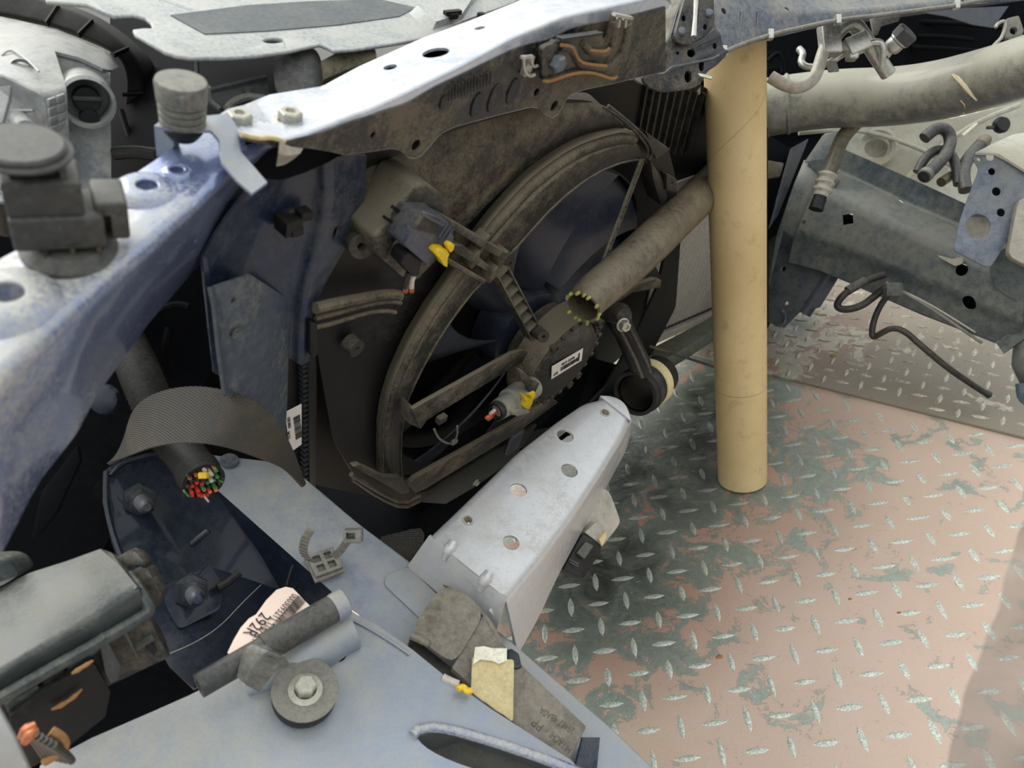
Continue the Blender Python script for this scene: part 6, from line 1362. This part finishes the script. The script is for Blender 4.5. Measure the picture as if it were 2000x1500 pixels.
# wiring below the far rail
for q_, r_, lab in ((((1728, 536, 1.16), (1690, 548, 1.16), (1650, 572, 1.16), (1632, 596, 1.17), (1645, 606, 1.17), (1680, 600, 1.17), (1712, 576, 1.16), (1730, 560, 1.15)), .0055, 'looped black cable hanging under the far frame rail'),
                    (((1745, 566, 1.14), (1724, 588, 1.15), (1708, 620, 1.16), (1702, 650, 1.16), (1706, 660, 1.16), (1722, 650, 1.15), (1742, 640, 1.14), (1766, 645, 1.13), (1800, 676, 1.12), (1850, 718, 1.12), (1900, 752, 1.13), (1928, 770, 1.14)), .0045, 'thin black cable with a kink trailing down to the steel plate')):
    g = thing('hanging_cable', lab, 'cable', P(*q_[-1])); build(MB().tube(Q(*q_), r_, 12, sm=3), 'cable_body', 'wblack', g)
    if r_ < .005: build(MB().lathe(P(1926, 768, 1.14), (R + U * -.6).normalized(), [(0, 0), (.005, 0), (.0055, .006), (.002, .009), (0, .009)], 12), 'cable_end', 'studdk', g)
    else: build(MB().tube(Q((1690, 548, 1.16), (1655, 568, 1.16)), .007, 12), 'cable_sleeve', 'rubber', g)
g = thing('brake_line', 'thin straight metal line running beneath the far frame rail', 'pipe', P(1840, 610, 1.15)); build(MB().tube(Q((1730, 552, 1.13), (1800, 590, 1.11), (1918, 670, 1.09)), .0022, 10), 'line', 'rubbergrey', g); build(MB().tube(Q((1742, 560, 1.13), (1810, 590, 1.11), (1922, 660, 1.09)), .0016, 10), 'line', 'zinc', g)
build(MB().box(P(1744, 566, 1.12), R * .012, U * .010, F * .006), 'line_clip', 'rubber', g, bevel=.002)
# blue plastic bag/tyre at the right edge
bt2 = thing('blue_green_roll', 'blue-green rounded object cut off by the right edge of the picture', 'object', P(1995, 720, 1.05))
build(MB().tube(Q((2040, 600, 1.05), (2018, 660, 1.05), (2014, 720, 1.05), (2030, 790, 1.05)), [.016, .022, .024, .012], 24), 'roll_body', 'railgrey', bt2)
MT['teal'] = mat('teal_plastic', (60, 90, 106), .4, 0, .3)
build(MB().tube(Q((2010, 748, 1.04), (2012, 775, 1.04), (2030, 800, 1.04)), [.016, .016, .008], 20), 'blue_end', 'teal', bt2)

# ================================================================ CLEAR PLASTIC WRAP (lower right, near the lens)
k = NT('clear_plastic_film')
gl = k.n('ShaderNodeBsdfGlossy'); tr = k.n('ShaderNodeBsdfTransparent'); df = k.n('ShaderNodeBsdfTranslucent'); m1 = k.n('ShaderNodeMixShader'); m2 = k.n('ShaderNodeMixShader')
gl.inputs['Roughness'].default_value = .22; tr.inputs[0].default_value = (.90, .90, .90, 1); df.inputs[0].default_value = (.62, .60, .57, 1)
fr0 = k.n('ShaderNodeFresnel'); fr0.inputs[0].default_value = 1.35
nn0 = k.noise(28, 4, .6, dist=1.)
k.l(k.math('MULTIPLY_ADD', k.ramp(nn0, .35, .7), .25, .12), m1.inputs[0]); k.l(tr.outputs[0], m1.inputs[1]); k.l(df.outputs[0], m1.inputs[2])
k.l(fr0.outputs[0], m2.inputs[0]); k.l(m1.outputs[0], m2.inputs[1]); k.l(gl.outputs[0], m2.inputs[2]); k.l(m2.outputs[0], k.o.inputs[0])
MT['film'] = k.m
pw = thing('clear_plastic_wrap', 'wrinkled clear plastic wrap hanging at the lower right edge', 'plastic wrap', P(1950, 1400, .42))
edge = [(x, y, z * .62) for x, y, z in [(2040, 960, .42), (1992, 1060, .42), (1966, 1130, .415), (1940, 1200, .41), (1915, 1270, .41), (1890, 1350, .405), (1866, 1430, .40), (1845, 1500, .40), (1820, 1580, .40)]]
ed = resample(smooth(Q(*edge), 1), 24); rows = []
for j in range(16):
    f = j / 15; rows.append([p + R * (.075 * f) + U * (.01 * f) + F * (.0016 * math.sin(i * .5 + j * .7) + .001 * math.sin(j * 1.3 + i * .3) - .02 * f) + R * .0006 * math.sin(i * 1.6) for i, p in enumerate(ed)])
build(MB().grid(rows), 'film_sheet', 'film', pw, solid=.0006, sub=1)

sp_ = build(MB().plate(Q((290, 1120, .70), (640, 1130, .74), (760, 1300, .72), (700, 1420, .66), (430, 1450, .66), (60, 1560, .58), (20, 1300, .58)), .004), 'arch_shade_filler', 'dark'); tag(sp_, 'added black sheet as shade deep between the fuse box and the blue panel', 'car body panel')  # added filler sheet, its black stands for shade in the wheel arch
lw_ = build(MB().plate(Q((540, 880, 1.00), (800, 940, 1.03), (1010, 850, 1.10), (1090, 770, 1.14), (1160, 700, 1.18), (1236, 720, 1.22), (1226, 800, 1.18), (1110, 850, 1.10), (960, 960, 1.06), (850, 1090, 0.98), (720, 1090, 0.94), (600, 1000, 0.94)), .004), 'gap_shade_filler', 'dark'); tag(lw_, 'added black sheet as shade in the gap under the fan shroud', 'car body panel')  # added filler, the shade under the fan is put into its black
